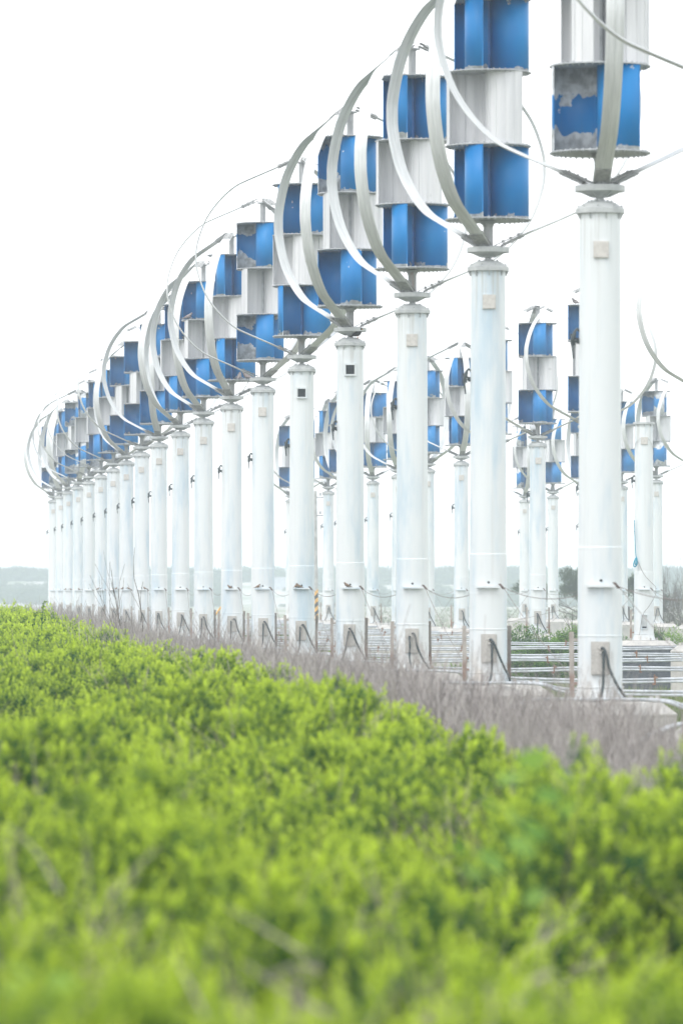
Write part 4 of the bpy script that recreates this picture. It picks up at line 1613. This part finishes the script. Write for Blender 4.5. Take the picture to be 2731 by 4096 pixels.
twig([(1175, 2325, 11.6), (1215, 2265, 11.9), (1255, 2240, 12.1), (1275, 2232, 12.2)], 0.011, "thick pale bent twig low in the foreground right of centre")
twig([(700, 2190, 12.6), (600, 2130, 13.0), (520, 2080, 13.4)], 0.004, "thin pale twig slanting down to the right in the lower middle foreground")
twig([(760, 2335, 11.6), (640, 2265, 11.9), (550, 2205, 12.2)], 0.0045, "lowest thin pale twig slanting near the bottom middle edge")
twig([(470, 2330, 11.6), (425, 2240, 12.1), (400, 2190, 12.4)], 0.004, "thin upright pale twig near the bottom, left of centre")
twig([(140, 2050, 14.0), (80, 1950, 15.0), (10, 1890, 15.8)], 0.004, "thin pale twig slanting through the shrubs at the left edge")
twig([(735, 2230, 12.2), (690, 2215, 12.3), (640, 2232, 12.2), (600, 2250, 12.1)], 0.0045, "curved thin pale twig above the lowest one at bottom middle")
twig([(1215, 2330, 11.6), (1250, 2130, 12.8), (1262, 2040, 13.4)], 0.003, "fine upright twig beside the thick bent one at right")

# ------------------------------------------------------------------ birds
def bird_mesh(name, mat, bm=None):
    b = MB()
    b.tube(spline([(-0.165, 0, 0.035), (-0.10, 0, 0.052), (-0.045, 0, 0.07), (0.01, 0, 0.088), (0.055, 0, 0.115), (0.078, 0, 0.15), (0.10, 0, 0.172), (0.122, 0, 0.168)], 3),
           [0.008, 0.012, 0.017, 0.022, 0.028, 0.036, 0.043, 0.050, 0.053, 0.055, 0.056, 0.054, 0.050, 0.044, 0.038, 0.032, 0.029, 0.029, 0.030, 0.029, 0.024, 0.014], 10)
    b.box((-0.15, 0, 0.036), (0.11, 0.045, 0.012), Matrix.Rotation(R(-14), 3, 'Y'))
    b.mat = 1
    b.tube([(0.12, 0, 0.168), (0.155, 0, 0.160)], [0.009, 0.002], 6)
    for y in (-0.018, 0.018):
        b.tube([(0.02, y, 0.045), (0.015, y, 0.0)], 0.005, 4)
        b.tube([(0.005, y, 0.003), (0.045, y, 0.003)], 0.004, 4)
    return b.mesh(name, [mat, bm or M['beak']])


me_dove, me_spar, me_myna = bird_mesh("dove", M['pigeon'], M['insul']), bird_mesh("sparrow", M['sparrow'], M['insul']), bird_mesh("myna", M['myna'])
for i, dx, z, dy, face, kind, lab in (
        (7, -0.42, STAGES[2] + 0.02, -0.35, 20, 'dove', "grey dove on the left rim of the eighth front rotor's middle plate"),
        (6, 0.20, STAGES[0] + 0.02, -0.52, 80, 'dove', "left of two grey doves on the bottom plate of the seventh front rotor"),
        (6, 0.40, STAGES[0] + 0.02, -0.42, 160, 'dove', "right of two grey doves on the bottom plate of the seventh front rotor"),
        (3, 0.13, 6.075, -0.15, -40, 'myna', "black bird with orange beak perched below the fourth front rotor hub"),
        (4, -0.12, 1.417, -0.30, 60, 'sparrow', "left of two small brown birds on the shelf of the fifth front tower"),
        (4, -0.055, 1.417, -0.30, 190, 'sparrow', "right of two small brown birds on the shelf of the fifth front tower"),
        (3, -0.055, 1.417, -0.30, 200, 'sparrow', "small brown bird on the shelf of the fourth front tower"),
        (5, -0.12, 1.417, -0.30, 5, 'sparrow', "small brown bird crouching on the shelf of the sixth front tower"),
        (6, -0.04, 1.417, -0.30, 180, 'sparrow', "small brown bird on the shelf of the seventh front tower"),
        (10, 0.12, 1.417, -0.30, 150, 'sparrow', "small brown bird on the shelf of the eleventh front tower"),
        (11, -0.15, 1.417, -0.30, 30, 'sparrow', "left of two small birds on the shelf of the twelfth front tower"),
        (11, 0.09, 1.417, -0.30, 150, 'sparrow', "right of two small birds on the shelf of the twelfth front tower"),
        (12, 0.10, 1.417, -0.30, 30, 'sparrow', "small bird on the shelf of the thirteenth front tower"),
        (13, -0.13, 1.417, -0.30, 30, 'sparrow', "small bird on the shelf of the fourteenth front tower"),
        (15, 0.05, 1.417, -0.30, 160, 'sparrow', "small bird on the shelf of the sixteenth front tower"),
        (16, -0.15, 1.417, -0.30, 30, 'sparrow', "left of two small birds on the shelf of the seventeenth front tower"),
        (16, 0.12, 1.417, -0.30, 200, 'sparrow', "right of two small birds on the shelf of the seventeenth front tower")):
    x, d = FRONT[i]
    me = {'dove': me_dove, 'sparrow': me_spar, 'myna': me_myna}[kind]
    tag(link(kind, me, None, (x + dx, d + dy, P + z), (0, 0, R(face)), {'dove': 1.0, 'sparrow': 0.5, 'myna': 0.95}[kind]), lab, "bird")
x, d = ROW2[1]
tag(link("dove", me_dove, None, (x - 0.38, d - 0.30, P + STAGES[3] + 0.02), (0, 0, R(150))), "grey dove on top of the dark blue rotor peeking out left of the nearest tower", "bird")

# ------------------------------------------------------------------ haze
b = MB()
b.box((0, 1285, 6.5), (1840, 2670, 15.4))
t = bpy.data.materials.new("haze")
t.use_nodes = True
t.node_tree.nodes.clear()
mo = t.node_tree.nodes.new("ShaderNodeOutputMaterial")
pv = t.node_tree.nodes.new("ShaderNodeVolumePrincipled")
pv.inputs["Color"].default_value = (0.82, 0.92, 1.0, 1)
pv.inputs["Density"].default_value = 0.00075
t.node_tree.links.new(pv.outputs[0], mo.inputs["Volume"])
o = link("haze", b.mesh("haze", t))
tag(o, kind='stuff')
print("shoots", NSH, "stalk clumps", NDR)
